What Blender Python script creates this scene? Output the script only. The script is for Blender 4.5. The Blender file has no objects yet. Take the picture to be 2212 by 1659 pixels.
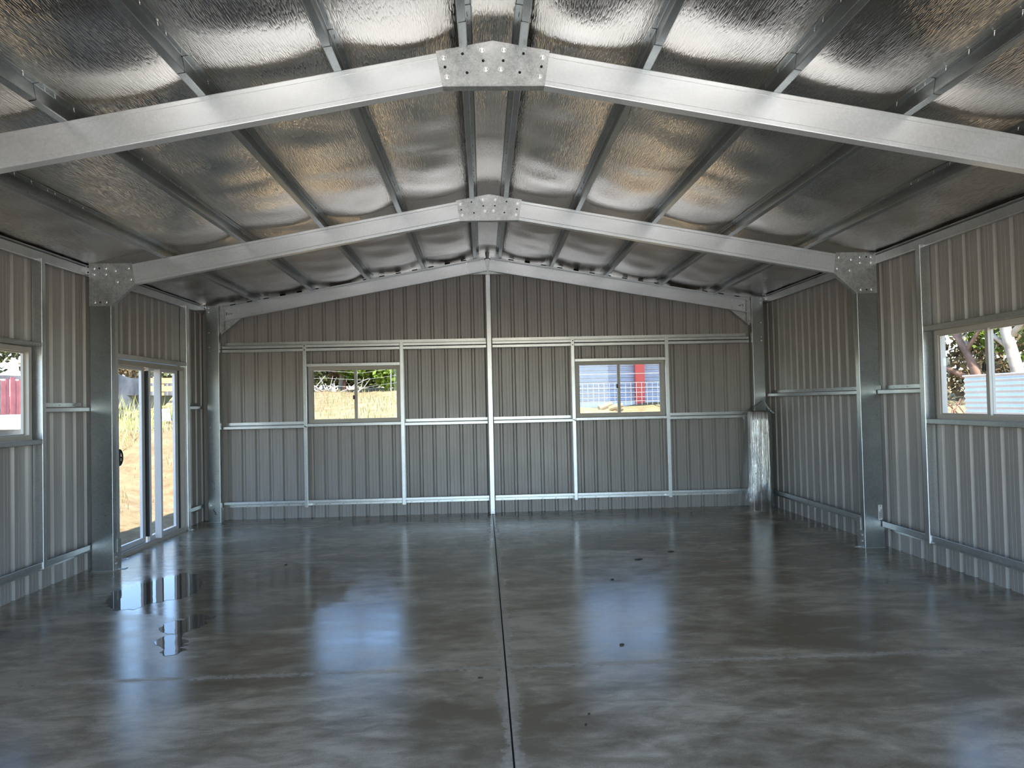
import bpy, bmesh, math, random
from mathutils import Vector, Matrix

R = random.Random(7)
S = bpy.context.scene
COL = S.collection

# ------------------------------------------------------------------ camera
F_PX = 1619.4
cam_d = bpy.data.cameras.new('camera')
cam = bpy.data.objects.new('camera', cam_d)
COL.objects.link(cam)
cam_d.sensor_fit = 'HORIZONTAL'
cam_d.sensor_width = 36.0
cam_d.lens = F_PX / 2212 * 36.0
cam_d.clip_start = 0.05
cam_d.clip_end = 400


def cam_axis(px, py):
    """direction of a picture offset for the camera's yaw, pitch and roll"""
    yaw, pit, rol = 0.0386, 0.0247, -0.0223
    x = px * math.cos(rol) + py * math.sin(rol)
    y = -px * math.sin(rol) + py * math.cos(rol)
    d = (x, 1.0, -y)
    y1 = d[1] * math.cos(pit) - d[2] * math.sin(pit)
    z = d[1] * math.sin(pit) + d[2] * math.cos(pit)
    return Vector((d[0] * math.cos(yaw) + y1 * math.sin(yaw), -d[0] * math.sin(yaw) + y1 * math.cos(yaw), z))


fw = cam_axis(0, 0)
rt = cam_axis(1, 0) - fw
up = -(cam_axis(0, 1) - fw)
m = Matrix((rt, up, -fw)).transposed().to_4x4()
m.translation = (-0.0981, 0.0, 1.5497)
cam.matrix_world = m
S.camera = cam

# ------------------------------------------------------------------ sky, sun, exposure
S.view_settings.view_transform = 'Standard'
S.view_settings.look = 'None'
S.view_settings.gamma = 1.0
S.view_settings.use_curve_mapping = False
S.view_settings.exposure = 1.92
SUN_EL, SUN_AZ = math.radians(60.0), math.radians(16.0)          # the sun stands behind the camera, over the open front of the shed
w = bpy.data.worlds.new('sky')
S.world = w
w.use_nodes = True
nt = w.node_tree
sky = nt.nodes.new('ShaderNodeTexSky')
sky.sky_type = 'NISHITA'
sky.sun_disc = False
sky.sun_elevation = SUN_EL
sky.sun_rotation = math.radians(180) - SUN_AZ
sky.air_density = 1.0
sky.dust_density = 0.15
sky.ozone_density = 3.0
bg = nt.nodes['Background']
bg.inputs['Strength'].default_value = 0.24
nt.links.new(sky.outputs[0], bg.inputs[0])
sun_d = bpy.data.lights.new('sun', 'SUN')
sun_d.energy = 4.8
sun_d.angle = math.radians(0.55)
sun_d.color = (1.0, 0.94, 0.85)
sun = bpy.data.objects.new('sun', sun_d)
COL.objects.link(sun)
sun.rotation_euler = Vector((-math.cos(SUN_EL) * math.sin(SUN_AZ), math.cos(SUN_EL) * math.cos(SUN_AZ), -math.sin(SUN_EL))).to_track_quat('-Z', 'Y').to_euler()
S.cycles.max_bounces = 12
S.cycles.diffuse_bounces = 7
S.cycles.glossy_bounces = 7
S.cycles.transparent_max_bounces = 16
S.cycles.caustics_reflective = True
S.cycles.sample_clamp_indirect = 6.0


# ------------------------------------------------------------------ materials
def new_mat(name):
    mt = bpy.data.materials.new(name)
    mt.use_nodes = True
    n = mt.node_tree.nodes
    return mt, mt.node_tree, n['Principled BSDF']


def node(t, kind, **kw):
    n = t.nodes.new(kind)
    for k, v in kw.items():
        if k.startswith('i_'):
            n.inputs[k[2:].replace('_', ' ')].default_value = v
        else:
            setattr(n, k, v)
    return n


def coords(t, scale=(1, 1, 1), rot=(0, 0, 0)):
    tc = node(t, 'ShaderNodeTexCoord')
    mp = node(t, 'ShaderNodeMapping')
    mp.inputs['Scale'].default_value = scale
    mp.inputs['Rotation'].default_value = rot
    t.links.new(tc.outputs['Object'], mp.inputs['Vector'])
    return mp.outputs['Vector']


def noise(t, vec, scale, detail=4.0, rough=0.55, dist=0.0):
    n = node(t, 'ShaderNodeTexNoise')
    n.inputs['Scale'].default_value = scale
    n.inputs['Detail'].default_value = detail
    n.inputs['Roughness'].default_value = rough
    n.inputs['Distortion'].default_value = dist
    t.links.new(vec, n.inputs['Vector'])
    return n.outputs['Fac']


def ramp(t, fac, stops):
    r = node(t, 'ShaderNodeValToRGB')
    e = r.color_ramp.elements
    while len(e) < len(stops):
        e.new(0.5)
    for q, (p, c) in zip(e, stops):
        q.position = p
        q.color = (c[0], c[1], c[2], 1) if not isinstance(c, (int, float)) else (c, c, c, 1)
    t.links.new(fac, r.inputs['Fac'])
    return r.outputs['Color']


def mapr(t, v, a, b, c, d):
    n = node(t, 'ShaderNodeMapRange')
    n.inputs[1].default_value, n.inputs[2].default_value = a, b
    n.inputs[3].default_value, n.inputs[4].default_value = c, d
    t.links.new(v, n.inputs[0])
    return n.outputs[0]


def math_(t, op, a, b=None, clamp=False):
    n = node(t, 'ShaderNodeMath', operation=op, use_clamp=clamp)
    for i, q in enumerate((a, b)):
        if q is None:
            continue
        if isinstance(q, (int, float)):
            n.inputs[i].default_value = q
        else:
            t.links.new(q, n.inputs[i])
    return n.outputs[0]


def mix(t, fac, a, b, mode='MIX'):
    n = node(t, 'ShaderNodeMix', data_type='RGBA', blend_type=mode)
    for i, q in ((0, fac), (6, a), (7, b)):
        if isinstance(q, (int, float)):
            n.inputs[i].default_value = q
        elif isinstance(q, tuple):
            n.inputs[i].default_value = (q[0], q[1], q[2], 1)
        else:
            t.links.new(q, n.inputs[i])
    return n.outputs[2]


def bump(t, b, h, strength, dist):
    n = node(t, 'ShaderNodeBump')
    n.inputs['Strength'].default_value = strength
    n.inputs['Distance'].default_value = dist
    t.links.new(h, n.inputs['Height'])
    t.links.new(n.outputs['Normal'], b.inputs['Normal'])


def plain(name, col, rough=0.6, metal=0.0, var=0.15, scale=8.0, spec=0.5):
    mt, t, b = new_mat(name)
    f = noise(t, coords(t), scale)
    lo = tuple(c * (1 - var) for c in col)
    hi = tuple(min(1, c * (1 + var)) for c in col)
    t.links.new(ramp(t, f, ((0.3, lo), (0.7, hi))), b.inputs['Base Color'])
    b.inputs['Roughness'].default_value = rough
    b.inputs['Metallic'].default_value = metal
    b.inputs['Specular IOR Level'].default_value = spec
    return mt


def galv(name, lo, hi, r0, r1, spangle=90.0, streak=(1, 1, 1), metal=0.92):
    mt, t, b = new_mat(name)
    v = node(t, 'ShaderNodeTexVoronoi')
    v.inputs['Scale'].default_value = spangle
    t.links.new(coords(t), v.inputs['Vector'])
    g = node(t, 'ShaderNodeRGBToBW')
    t.links.new(v.outputs['Color'], g.inputs[0])
    n1 = noise(t, coords(t, streak), 3.5, 5.0, 0.6)
    n2 = noise(t, coords(t), 1.3, 3.0)
    f = math_(t, 'ADD', math_(t, 'MULTIPLY', g.outputs[0], 0.35), math_(t, 'MULTIPLY', n1, 0.65))
    t.links.new(ramp(t, f, ((0.25, lo), (0.7, hi))), b.inputs['Base Color'])
    t.links.new(mapr(t, math_(t, 'ADD', math_(t, 'MULTIPLY', n2, 0.6), math_(t, 'MULTIPLY', g.outputs[0], 0.4)), 0.25, 0.75, r0, r1), b.inputs['Roughness'])
    b.inputs['Metallic'].default_value = metal
    bump(t, b, n1, 0.08, 0.01)
    return mt


M = {}
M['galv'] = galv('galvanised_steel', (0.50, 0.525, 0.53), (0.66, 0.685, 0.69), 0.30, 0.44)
M['galv_shaded'] = galv('shaded_galvanised_steel', (0.30, 0.325, 0.325), (0.43, 0.455, 0.455), 0.27, 0.40)  # the same steel darkened to carry the dim reflections of columns and purlins
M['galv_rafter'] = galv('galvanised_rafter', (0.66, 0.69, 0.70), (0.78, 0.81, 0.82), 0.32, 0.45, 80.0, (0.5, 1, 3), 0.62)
M['spangle'] = galv('spangled_plate', (0.34, 0.36, 0.36), (0.72, 0.74, 0.73), 0.32, 0.55, 110.0, (4, 4, 4), 0.88)
M['bolt'] = galv('zinc_bolt', (0.62, 0.63, 0.63), (0.80, 0.80, 0.80), 0.22, 0.32)
M['hole'] = plain('dark_hole', (0.012, 0.012, 0.012), 0.9)
M['ink'] = plain('black_marker_ink', (0.01, 0.01, 0.012), 0.7)
M['frame'] = plain('beige_powder_coat', (0.46, 0.43, 0.37), 0.42, 0.0, 0.04)
M['frame_white'] = plain('pale_powder_coat', (0.66, 0.66, 0.66), 0.35, 0.0, 0.03)
M['black'] = plain('black_plastic', (0.012, 0.012, 0.013), 0.4)
M['paper'] = plain('white_paper', (0.78, 0.77, 0.74), 0.6, 0, 0.03)

# wall sheets: warm grey factory backing coat
mt, t, b = new_mat('grey_wall_sheet')
f = noise(t, coords(t, (6, 6, 0.35)), 4.0, 4.0)
t.links.new(ramp(t, f, ((0.3, (0.325, 0.306, 0.283)), (0.7, (0.370, 0.350, 0.324)))), b.inputs['Base Color'])
t.links.new(mapr(t, noise(t, coords(t), 2.0), 0.3, 0.7, 0.30, 0.42), b.inputs['Roughness'])
b.inputs['Specular IOR Level'].default_value = 0.6
M['sheet'] = mt

# reflective foil under the roof: fine ridges along the purlins, crinkled
mt, t, b = new_mat('silver_insulation_foil')
ridge = noise(t, coords(t, (1.0, 0.034, 1.0)), 84.0, 3.0, 0.55, 0.35)
crk = node(t, 'ShaderNodeTexVoronoi', feature='DISTANCE_TO_EDGE')
crk.inputs['Scale'].default_value = 100.0
t.links.new(coords(t, (1.0, 0.10, 1.0)), crk.inputs['Vector'])
fine = noise(t, coords(t, (1, 0.6, 1)), 330.0, 2.0)
soft = noise(t, coords(t, (1, 1, 1)), 3.0, 3.0)
crs = mapr(t, crk.outputs['Distance'], 0.0, 0.22, 0.0, 1.0)
h = math_(t, 'ADD', math_(t, 'MULTIPLY', ridge, 1.0), math_(t, 'ADD', math_(t, 'MULTIPLY', fine, 0.16), math_(t, 'MULTIPLY', crs, 0.35)))
t.links.new(ramp(t, soft, ((0.3, (0.62, 0.585, 0.55)), (0.7, (0.73, 0.69, 0.65)))), b.inputs['Base Color'])  # warm tint put into the base for brown reflections from outdoors
b.inputs['Metallic'].default_value = 1.0
b.inputs['Roughness'].default_value = 0.13
bump(t, b, h, 0.48, 0.0042)
M['foil'] = mt
M['roof'] = plain('roof_sheet_steel', (0.40, 0.38, 0.34), 0.5, 0.0, 0.05)

# polished concrete
mt, t, b = new_mat('polished_concrete')
P = coords(t)
sep = node(t, 'ShaderNodeSeparateXYZ')
t.links.new(P, sep.inputs[0])
big = noise(t, coords(t, (0.7, 1.4, 1)), 1.1, 6.0, 0.62, 0.8)
mid = noise(t, coords(t, (0.8, 1.6, 1)), 5.0, 8.0, 0.65, 0.4)
grit = noise(t, P, 120.0, 3.0, 0.7)
f = math_(t, 'ADD', math_(t, 'ADD', math_(t, 'MULTIPLY', big, 0.55), math_(t, 'MULTIPLY', mid, 0.35)), math_(t, 'MULTIPLY', grit, 0.14))
base = ramp(t, f, ((0.43, (0.155, 0.124, 0.080)), (0.52, (0.250, 0.205, 0.140)), (0.62, (0.43, 0.365, 0.265))))
jn = noise(t, P, 22.0, 5.0, 0.7)
jw = math_(t, 'MULTIPLY', mapr(t, noise(t, P, 1.2, 2.0), 0.35, 0.65, 0.35, 1.0), 0.095)


def joint_mask(dist, width):
    d = math_(t, 'ADD', math_(t, 'ABSOLUTE', dist), math_(t, 'MULTIPLY', math_(t, 'SUBTRACT', jn, 0.5), 0.10))
    return math_(t, 'SUBTRACT', 1.0, math_(t, 'DIVIDE', d, width), True)


near = mapr(t, sep.outputs['Y'], 3.2, 9.0, 1.0, 0.55)
m1 = math_(t, 'MULTIPLY', joint_mask(sep.outputs['X'], jw), near)
m2 = math_(t, 'MULTIPLY', joint_mask(math_(t, 'SUBTRACT', sep.outputs['Y'], 4.435), 0.045), 0.6)
m3 = math_(t, 'MULTIPLY', joint_mask(math_(t, 'SUBTRACT', sep.outputs['Y'], 7.60), 0.022), 0.15)
jm = math_(t, 'MAXIMUM', math_(t, 'MAXIMUM', m1, m2), m3)
base = mix(t, math_(t, 'MULTIPLY', mapr(t, jm, 0.0, 0.75, 0.0, 0.85), mapr(t, noise(t, P, 40.0, 5.0, 0.7), 0.35, 0.65, 0.35, 1.0)), base, (0.45, 0.395, 0.305))


def blob(cx, cy, rx, ry):
    dx = math_(t, 'DIVIDE', math_(t, 'SUBTRACT', sep.outputs['X'], cx), rx)
    dy = math_(t, 'DIVIDE', math_(t, 'SUBTRACT', sep.outputs['Y'], cy), ry)
    d = math_(t, 'SQRT', math_(t, 'ADD', math_(t, 'MULTIPLY', dx, dx), math_(t, 'MULTIPLY', dy, dy)))
    d = math_(t, 'ADD', d, math_(t, 'MULTIPLY', math_(t, 'SUBTRACT', noise(t, P, 2.6, 5.0, 0.6), 0.5), 1.3))
    return mapr(t, d, 0.80, 1.02, 1.0, 0.0)


wet = math_(t, 'MAXIMUM', blob(-1.95, 6.25, 0.75, 1.15), blob(-2.85, 6.7, 0.6, 0.75))
base = mix(t, math_(t, 'MULTIPLY', wet, 0.40), base, (0.085, 0.080, 0.070))
t.links.new(base, b.inputs['Base Color'])
rg = mapr(t, math_(t, 'ADD', math_(t, 'MULTIPLY', mid, 0.5), math_(t, 'MULTIPLY', big, 0.5)), 0.35, 0.65, 0.15, 0.27)
rg = math_(t, 'ADD', math_(t, 'MULTIPLY', rg, math_(t, 'SUBTRACT', 1.0, math_(t, 'MULTIPLY', wet, 0.62))), math_(t, 'MULTIPLY', jm, 0.3))
t.links.new(rg, b.inputs['Roughness'])
b.inputs['Specular IOR Level'].default_value = 0.5
bump(t, b, math_(t, 'ADD', math_(t, 'MULTIPLY', mid, 0.6), math_(t, 'MULTIPLY', grit, 0.15)), 0.05, 0.02)
M['concrete'] = mt
M['bounce_concrete'] = plain('bounce_slab_concrete', (0.55, 0.525, 0.47), 0.85, 0, 0.12, 2.0, 0.2)  # for the unseen slab added as a light reflector
M['joint'] = plain('dark_joint_filler', (0.015, 0.014, 0.012), 0.9)

mt, t, b = new_mat('water_film')
t.links.new(ramp(t, noise(t, coords(t), 3.0), ((0.3, (0.085, 0.08, 0.07)), (0.7, (0.11, 0.10, 0.09)))), b.inputs['Base Color'])
b.inputs['Roughness'].default_value = 0.02
b.inputs['IOR'].default_value = 1.33
bump(t, b, noise(t, coords(t), 9.0, 2.0), 0.03, 0.01)
M['water'] = mt


def clear(name, tint, gloss, rough, bumpy=0.0, veil=0.0):
    mt, t, b = new_mat(name)
    out = t.nodes['Material Output']
    tr = node(t, 'ShaderNodeBsdfTransparent')
    tr.inputs[0].default_value = (*tint, 1)
    gl = node(t, 'ShaderNodeBsdfGlossy')
    gl.inputs['Roughness'].default_value = rough
    gl.inputs['Color'].default_value = (0.95, 0.97, 1, 1)
    fr = node(t, 'ShaderNodeFresnel')
    ge = node(t, 'ShaderNodeNewGeometry')      # same reflectance from both faces of the thin pane
    t.links.new(mapr(t, ge.outputs['Backfacing'], 0, 1, 1.5, 1 / 1.5), fr.inputs['IOR'])
    mx = node(t, 'ShaderNodeMixShader')
    fac = math_(t, 'ADD', math_(t, 'MULTIPLY', fr.outputs[0], 0.4), gloss, True)
    if bumpy:
        bn = node(t, 'ShaderNodeBump')
        bn.inputs['Strength'].default_value = bumpy
        bn.inputs['Distance'].default_value = 0.02
        t.links.new(noise(t, coords(t, (1, 1, 0.45)), 16.0, 5.0, 0.6, 0.6), bn.inputs['Height'])
        t.links.new(bn.outputs[0], gl.inputs['Normal'])
    t.links.new(fac, mx.inputs[0])
    t.links.new(tr.outputs[0], mx.inputs[1])
    t.links.new(gl.outputs[0], mx.inputs[2])
    t.links.new(mx.outputs[0], out.inputs[0])
    return mt


M['glass'] = clear('window_glass', (0.93, 0.94, 0.94), 0.0, 0.0)
M['plastic'] = clear('clear_plastic_wrap', (0.93, 0.94, 0.93), 0.11, 0.14, 1.0)
mt, t, b = new_mat('rolled_foil')
st = noise(t, coords(t, (9, 9, 0.35)), 2.4, 5.0, 0.65, 0.6)
b.inputs['Base Color'].default_value = (0.86, 0.84, 0.81, 1)
b.inputs['Metallic'].default_value = 1.0
b.inputs['Roughness'].default_value = 0.2
bump(t, b, st, 0.8, 0.06)
M['rolled_foil'] = mt

# outside
mt, t, b = new_mat('dry_ground')
P = coords(t)
f1 = noise(t, P, 0.35, 5.0, 0.6)
f2 = noise(t, P, 4.0, 6.0, 0.7)
c1 = ramp(t, f2, ((0.25, (0.13, 0.082, 0.042)), (0.5, (0.225, 0.155, 0.085)), (0.75, (0.31, 0.225, 0.13))))
c2 = ramp(t, f2, ((0.3, (0.16, 0.128, 0.062)), (0.7, (0.31, 0.265, 0.155))))
sp = node(t, 'ShaderNodeSeparateXYZ')
t.links.new(P, sp.inputs[0])
field = math_(t, 'MULTIPLY', mapr(t, sp.outputs['Y'], 13.0, 16.0, 0, 1), mapr(t, sp.outputs['X'], -5.5, -3.5, 0.25, 1))
t.links.new(mix(t, math_(t, 'MAXIMUM', field, mapr(t, f1, 0.4, 0.6, 0, 0.35)), c1, c2), b.inputs['Base Color'])
b.inputs['Roughness'].default_value = 0.95
b.inputs['Specular IOR Level'].default_value = 0.1
bump(t, b, f2, 0.6, 0.12)
M['ground'] = mt
M['dry_grass'] = plain('dry_grass', (0.26, 0.225, 0.11), 0.8, 0, 0.25, 3.0, 0.1)
M['green_grass'] = plain('green_weed', (0.50, 0.50, 0.20), 0.8, 0, 0.25, 3.0, 0.1)
M['leaf_green'] = plain('bright_green_leaf', (0.11, 0.16, 0.014), 0.6, 0, 0.35, 2.0, 0.2)
M['leaf_olive'] = plain('olive_leaf', (0.065, 0.075, 0.024), 0.6, 0, 0.35, 2.0, 0.2)
M['leaf_brown'] = plain('brown_leaf', (0.125, 0.085, 0.040), 0.7, 0, 0.35, 2.0, 0.2)
M['bark'] = plain('pale_gum_bark', (0.42, 0.35, 0.28), 0.85, 0, 0.45, 3.0, 0.1)
M['bark_brown'] = plain('brown_bark', (0.22, 0.13, 0.09), 0.85, 0, 0.4, 4.0, 0.1)
M['dead_wood'] = plain('bleached_branch', (0.30, 0.27, 0.235), 0.8, 0, 0.2, 5.0, 0.1)
M['paling'] = plain('weathered_grey_timber', (0.22, 0.20, 0.19), 0.85, 0, 0.3, 6.0, 0.15)
M['paling_light'] = plain('pale_weathered_timber', (0.42, 0.39, 0.37), 0.85, 0, 0.25, 6.0, 0.15)
M['paling_red'] = plain('red_brown_timber', (0.36, 0.12, 0.12), 0.8, 0, 0.25, 5.0, 0.15)
M['cloth'] = plain('charcoal_shade_cloth', (0.13, 0.135, 0.14), 0.8, 0, 0.25, 4.0, 0.2)
M['yellow_wood'] = plain('yellow_pine', (0.60, 0.38, 0.13), 0.6, 0, 0.2, 3.0)
M['tray'] = plain('olive_barrow_tray', (0.07, 0.075, 0.045), 0.5, 0, 0.15)
M['silver'] = plain('silver_tube', (0.6, 0.6, 0.6), 0.35, 0.7, 0.05)
M['rubber'] = plain('black_rubber', (0.02, 0.02, 0.02), 0.8)
M['rubble'] = plain('white_rubble', (0.62, 0.61, 0.58), 0.85, 0, 0.2, 3.0, 0.1)
M['pink'] = plain('pink_plastic', (0.65, 0.10, 0.36), 0.5, 0, 0.05)
M['yellow'] = plain('yellow_plastic', (0.65, 0.62, 0.16), 0.5, 0, 0.05)
M['zinc'] = galv('corrugated_zinc', (0.36, 0.37, 0.44), (0.46, 0.47, 0.55), 0.5, 0.6, 60, (1, 1, 1), 0.0)
M['tank'] = galv('pale_tank_steel', (0.66, 0.68, 0.72), (0.80, 0.82, 0.86), 0.32, 0.45, 60, (1, 1, 1), 0.3)
M['red'] = plain('red_painted_post', (0.60, 0.07, 0.05), 0.5, 0, 0.05)
M['wire'] = plain('pale_wire', (0.62, 0.62, 0.60), 0.5, 0.3, 0.05)
M['log'] = plain('split_log', (0.27, 0.20, 0.115), 0.85, 0, 0.3, 6.0)
M['debris'] = plain('dark_leaf_litter', (0.03, 0.018, 0.012), 0.8)


# ------------------------------------------------------------------ mesh building
LOC = {}


class MB:
    def __init__(s):
        s.v, s.f = [], []

    def add(s, vs, fs):
        o = len(s.v)
        s.v += [tuple(q) for q in vs]
        s.f += [tuple(i + o for i in q) for q in fs]
        return s

    def box(s, x0, x1, y0, y1, z0, z1):
        vs = [(x, y, z) for z in (z0, z1) for y in (y0, y1) for x in (x0, x1)]
        return s.add(vs, [(0, 2, 3, 1), (4, 5, 7, 6), (0, 1, 5, 4), (2, 6, 7, 3), (0, 4, 6, 2), (1, 3, 7, 5)])

    def prism(s, pts, vec):
        n = len(pts)
        vec = Vector(vec)
        a = [Vector(p) for p in pts]
        return s.add(a + [p + vec for p in a], [tuple(range(n - 1, -1, -1)), tuple(range(n, 2 * n))] +
                     [(i, (i + 1) % n, n + (i + 1) % n, n + i) for i in range(n)])

    def loft(s, rings, closed=True, caps=True):
        n = len(rings[0])
        vs = [p for r in rings for p in r]
        fs = []
        for k in range(len(rings) - 1):
            for i in range(n if closed else n - 1):
                j = (i + 1) % n
                fs.append((k * n + i, k * n + j, (k + 1) * n + j, (k + 1) * n + i))
        if caps and closed:
            fs.append(tuple(range(n - 1, -1, -1)))
            fs.append(tuple(range((len(rings) - 1) * n, len(rings) * n)))
        return s.add(vs, fs)

    def tube(s, pts, rad, n=8):
        pts = [Vector(p) for p in pts]
        if isinstance(rad, (int, float)):
            rad = [rad] * len(pts)
        rings = []
        for i, p in enumerate(pts):
            d = (pts[min(i + 1, len(pts) - 1)] - pts[max(i - 1, 0)]).normalized()
            a = d.cross(Vector((0, 0, 1)) if abs(d.z) < 0.9 else Vector((1, 0, 0))).normalized()
            c = d.cross(a)
            rings.append([p + (a * math.cos(2 * math.pi * k / n) + c * math.sin(2 * math.pi * k / n)) * rad[i] for k in range(n)])
        return s.loft(rings)

    def sheet(s, poly, t, A, B, U, V):
        """bent sheet metal: open outline poly in (U, V), thickness t, run from A to B"""
        poly = fillet(poly, 0.005)
        off = []
        n = len(poly)
        for i in range(n):
            ds = []
            if i > 0:
                ds.append((Vector(poly[i]) - Vector(poly[i - 1])).normalized())
            if i < n - 1:
                ds.append((Vector(poly[i + 1]) - Vector(poly[i])).normalized())
            nn = Vector((0, 0))
            for d in ds:
                nn += Vector((-d.y, d.x))
            nn.normalize()
            k = nn.dot(Vector((-ds[0].y, ds[0].x)))
            off.append(Vector(poly[i]) + nn * t / max(0.5, k))
        A, B, U, V = Vector(A), Vector(B), Vector(U).normalized(), Vector(V).normalized()
        P0 = [A + U * a + V * c for a, c in poly] + [A + U * a + V * c for a, c in off]
        d = B - A
        P1 = [p + d for p in P0]
        vs = P0 + P1
        m2 = 2 * n
        fs = []
        for i in range(n - 1):
            fs.append((i, i + 1, m2 + i + 1, m2 + i))
            fs.append((n + i + 1, n + i, m2 + n + i, m2 + n + i + 1))
            fs.append((i + 1, i, n + i, n + i + 1))
            fs.append((m2 + i, m2 + i + 1, m2 + n + i + 1, m2 + n + i))
        fs.append((0, m2, m2 + n, n))
        fs.append((n - 1, 2 * n - 1, m2 + 2 * n - 1, m2 + n - 1))
        return s.add(vs, fs)

    def mesh(s, name, mat, o=(0, 0, 0), smooth=False):
        me = bpy.data.meshes.new(name)
        o = Vector(o)
        me.from_pydata([tuple(Vector(p) - o) for p in s.v], [], s.f)
        me.materials.append(M[mat] if isinstance(mat, str) else mat)
        bm = bmesh.new()
        bm.from_mesh(me)
        bmesh.ops.recalc_face_normals(bm, faces=bm.faces)
        bm.to_mesh(me)
        bm.free()
        if smooth:
            me.polygons.foreach_set('use_smooth', [True] * len(me.polygons))
        me.update()
        return me

    def build(s, name, mat, parent=None, smooth=False, loc=None):
        o = Vector(loc) if loc is not None else Vector(LOC.get(parent.name, (0, 0, 0)) if parent else (0, 0, 0))
        ob = bpy.data.objects.new(name, s.mesh(name, mat, o, smooth))
        COL.objects.link(ob)
        base = Vector(LOC.get(parent.name, (0, 0, 0))) if parent else Vector((0, 0, 0))
        ob.parent = parent
        ob.location = o - base
        LOC[ob.name] = tuple(o)
        return ob


def fillet(poly, r):
    out = [tuple(poly[0])]
    for i in range(1, len(poly) - 1):
        a, p, c = Vector(poly[i - 1]), Vector(poly[i]), Vector(poly[i + 1])
        d1, d2 = (a - p), (c - p)
        q = min(r, d1.length * 0.4, d2.length * 0.4)
        d1.normalize()
        d2.normalize()
        out.append(tuple(p + d1 * q))
        out.append(tuple(p + (d1 + d2) * q * 0.29))
        out.append(tuple(p + d2 * q))
    out.append(tuple(poly[-1]))
    return out


def tag(o, label=None, cat=None, group=None, kind=None):
    for k, v in (('label', label), ('category', cat), ('group', group), ('kind', kind)):
        if v:
            o[k] = v
    return o


def thing(name, loc, label=None, cat=None, group=None, kind=None):
    o = bpy.data.objects.new(name, None)
    o.empty_display_size = 0.1
    COL.objects.link(o)
    o.location = loc
    LOC[o.name] = tuple(loc)
    return tag(o, label, cat, group, kind)


def place(me, name, parent, p, rot=None):
    """a piece that shares a mesh"""
    o = bpy.data.objects.new(name, me)
    COL.objects.link(o)
    o.parent = parent
    o.location = Vector(p) - Vector(LOC.get(parent.name, (0, 0, 0)) if parent else (0, 0, 0))
    if rot:
        o.rotation_euler = rot
    LOC[o.name] = tuple(p)
    return o


def cee(w, d, l):
    """C outline: web along V at U=0, open towards +U"""
    return [(d, l), (d, 0), (0, 0), (0, w), (d, w), (d, w - l)]


# shared small meshes; all face -Y
def hexbolt(r, hh):
    q = MB()
    ring = lambda rr, y, n, ph=0: [(rr * math.cos(2 * math.pi * k / n + ph), y, rr * math.sin(2 * math.pi * k / n + ph)) for k in range(n)]
    q.loft([ring(r * 1.35, 0.0, 12), ring(r * 1.35, -0.003, 12)])
    q.loft([ring(r, -0.003, 6), ring(r, -0.003 - hh * 0.8, 6), ring(r * 0.8, -0.003 - hh, 6)])
    return q


BOLT = hexbolt(0.0115, 0.009).mesh('bolt', 'bolt')
BOLT_S = hexbolt(0.008, 0.006).mesh('small_bolt', 'bolt')
_h = MB()
_h.loft([[(0.0085 * math.cos(k * math.pi / 5), y, 0.0085 * math.sin(k * math.pi / 5)) for k in range(10)] for y in (0, -0.0012)])
HOLE = _h.mesh('bolt_hole', 'hole')
FACE_X = (0, 0, math.radians(-90))      # turned to face -X
FACE_PX = (0, 0, math.radians(90))      # turned to face +X

YB = 10.65            # back wall sheets
XL, XR = -4.02, 3.985  # side wall sheets
Y0 = 0.95             # open front of the shed
Y1, Y2 = 4.281, 7.467  # portal frames
SL, ZR = 0.1815, 3.632  # roof slope, rafter top at the ridge


def dz(y):
    return 0.0 if y < 7.5 else -0.038 * (y - 7.5) / 3.1


# ------------------------------------------------------------------ floor: slabs between sawn joints
floor = MB().box(-4.3, 4.3, 0.2, 10.9, -0.16, -0.012).build('floor', 'joint')
tag(floor, kind='structure')
xs, ys = (-4.3, 0.0, 4.3), (0.2, 4.435, 7.60, 10.9)
for i in range(2):
    for j in range(3):
        gx, gy = 0.0045, 0.0016
        x0, x1 = xs[i] + (gx if i else 0), xs[i + 1] - (0 if i else gx)
        y0, y1 = ys[j] + (gy if j else 0), ys[j + 1] - (gy if j < 2 else 0)
        MB().box(x0, x1, y0, y1, -0.012, 0.0).build('slab', 'concrete', floor)


# ------------------------------------------------------------------ corrugated wall sheets
def rib_profile():
    P = []
    for k in range(4):
        o = 0.1905 * k
        for u, d in ((0.0, 0), (0.040, 0), (0.043, .0018), (0.047, .0018), (0.050, 0), (0.084, 0), (0.087, .0018), (0.091, .0018), (0.094, 0),
                     (0.124, 0), (0.142, .032), (0.166, .032), (0.184, 0)):
            P.append((o + u, d))
    P.append((0.762, 0.0))
    return P


PROF = rib_profile()


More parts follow.
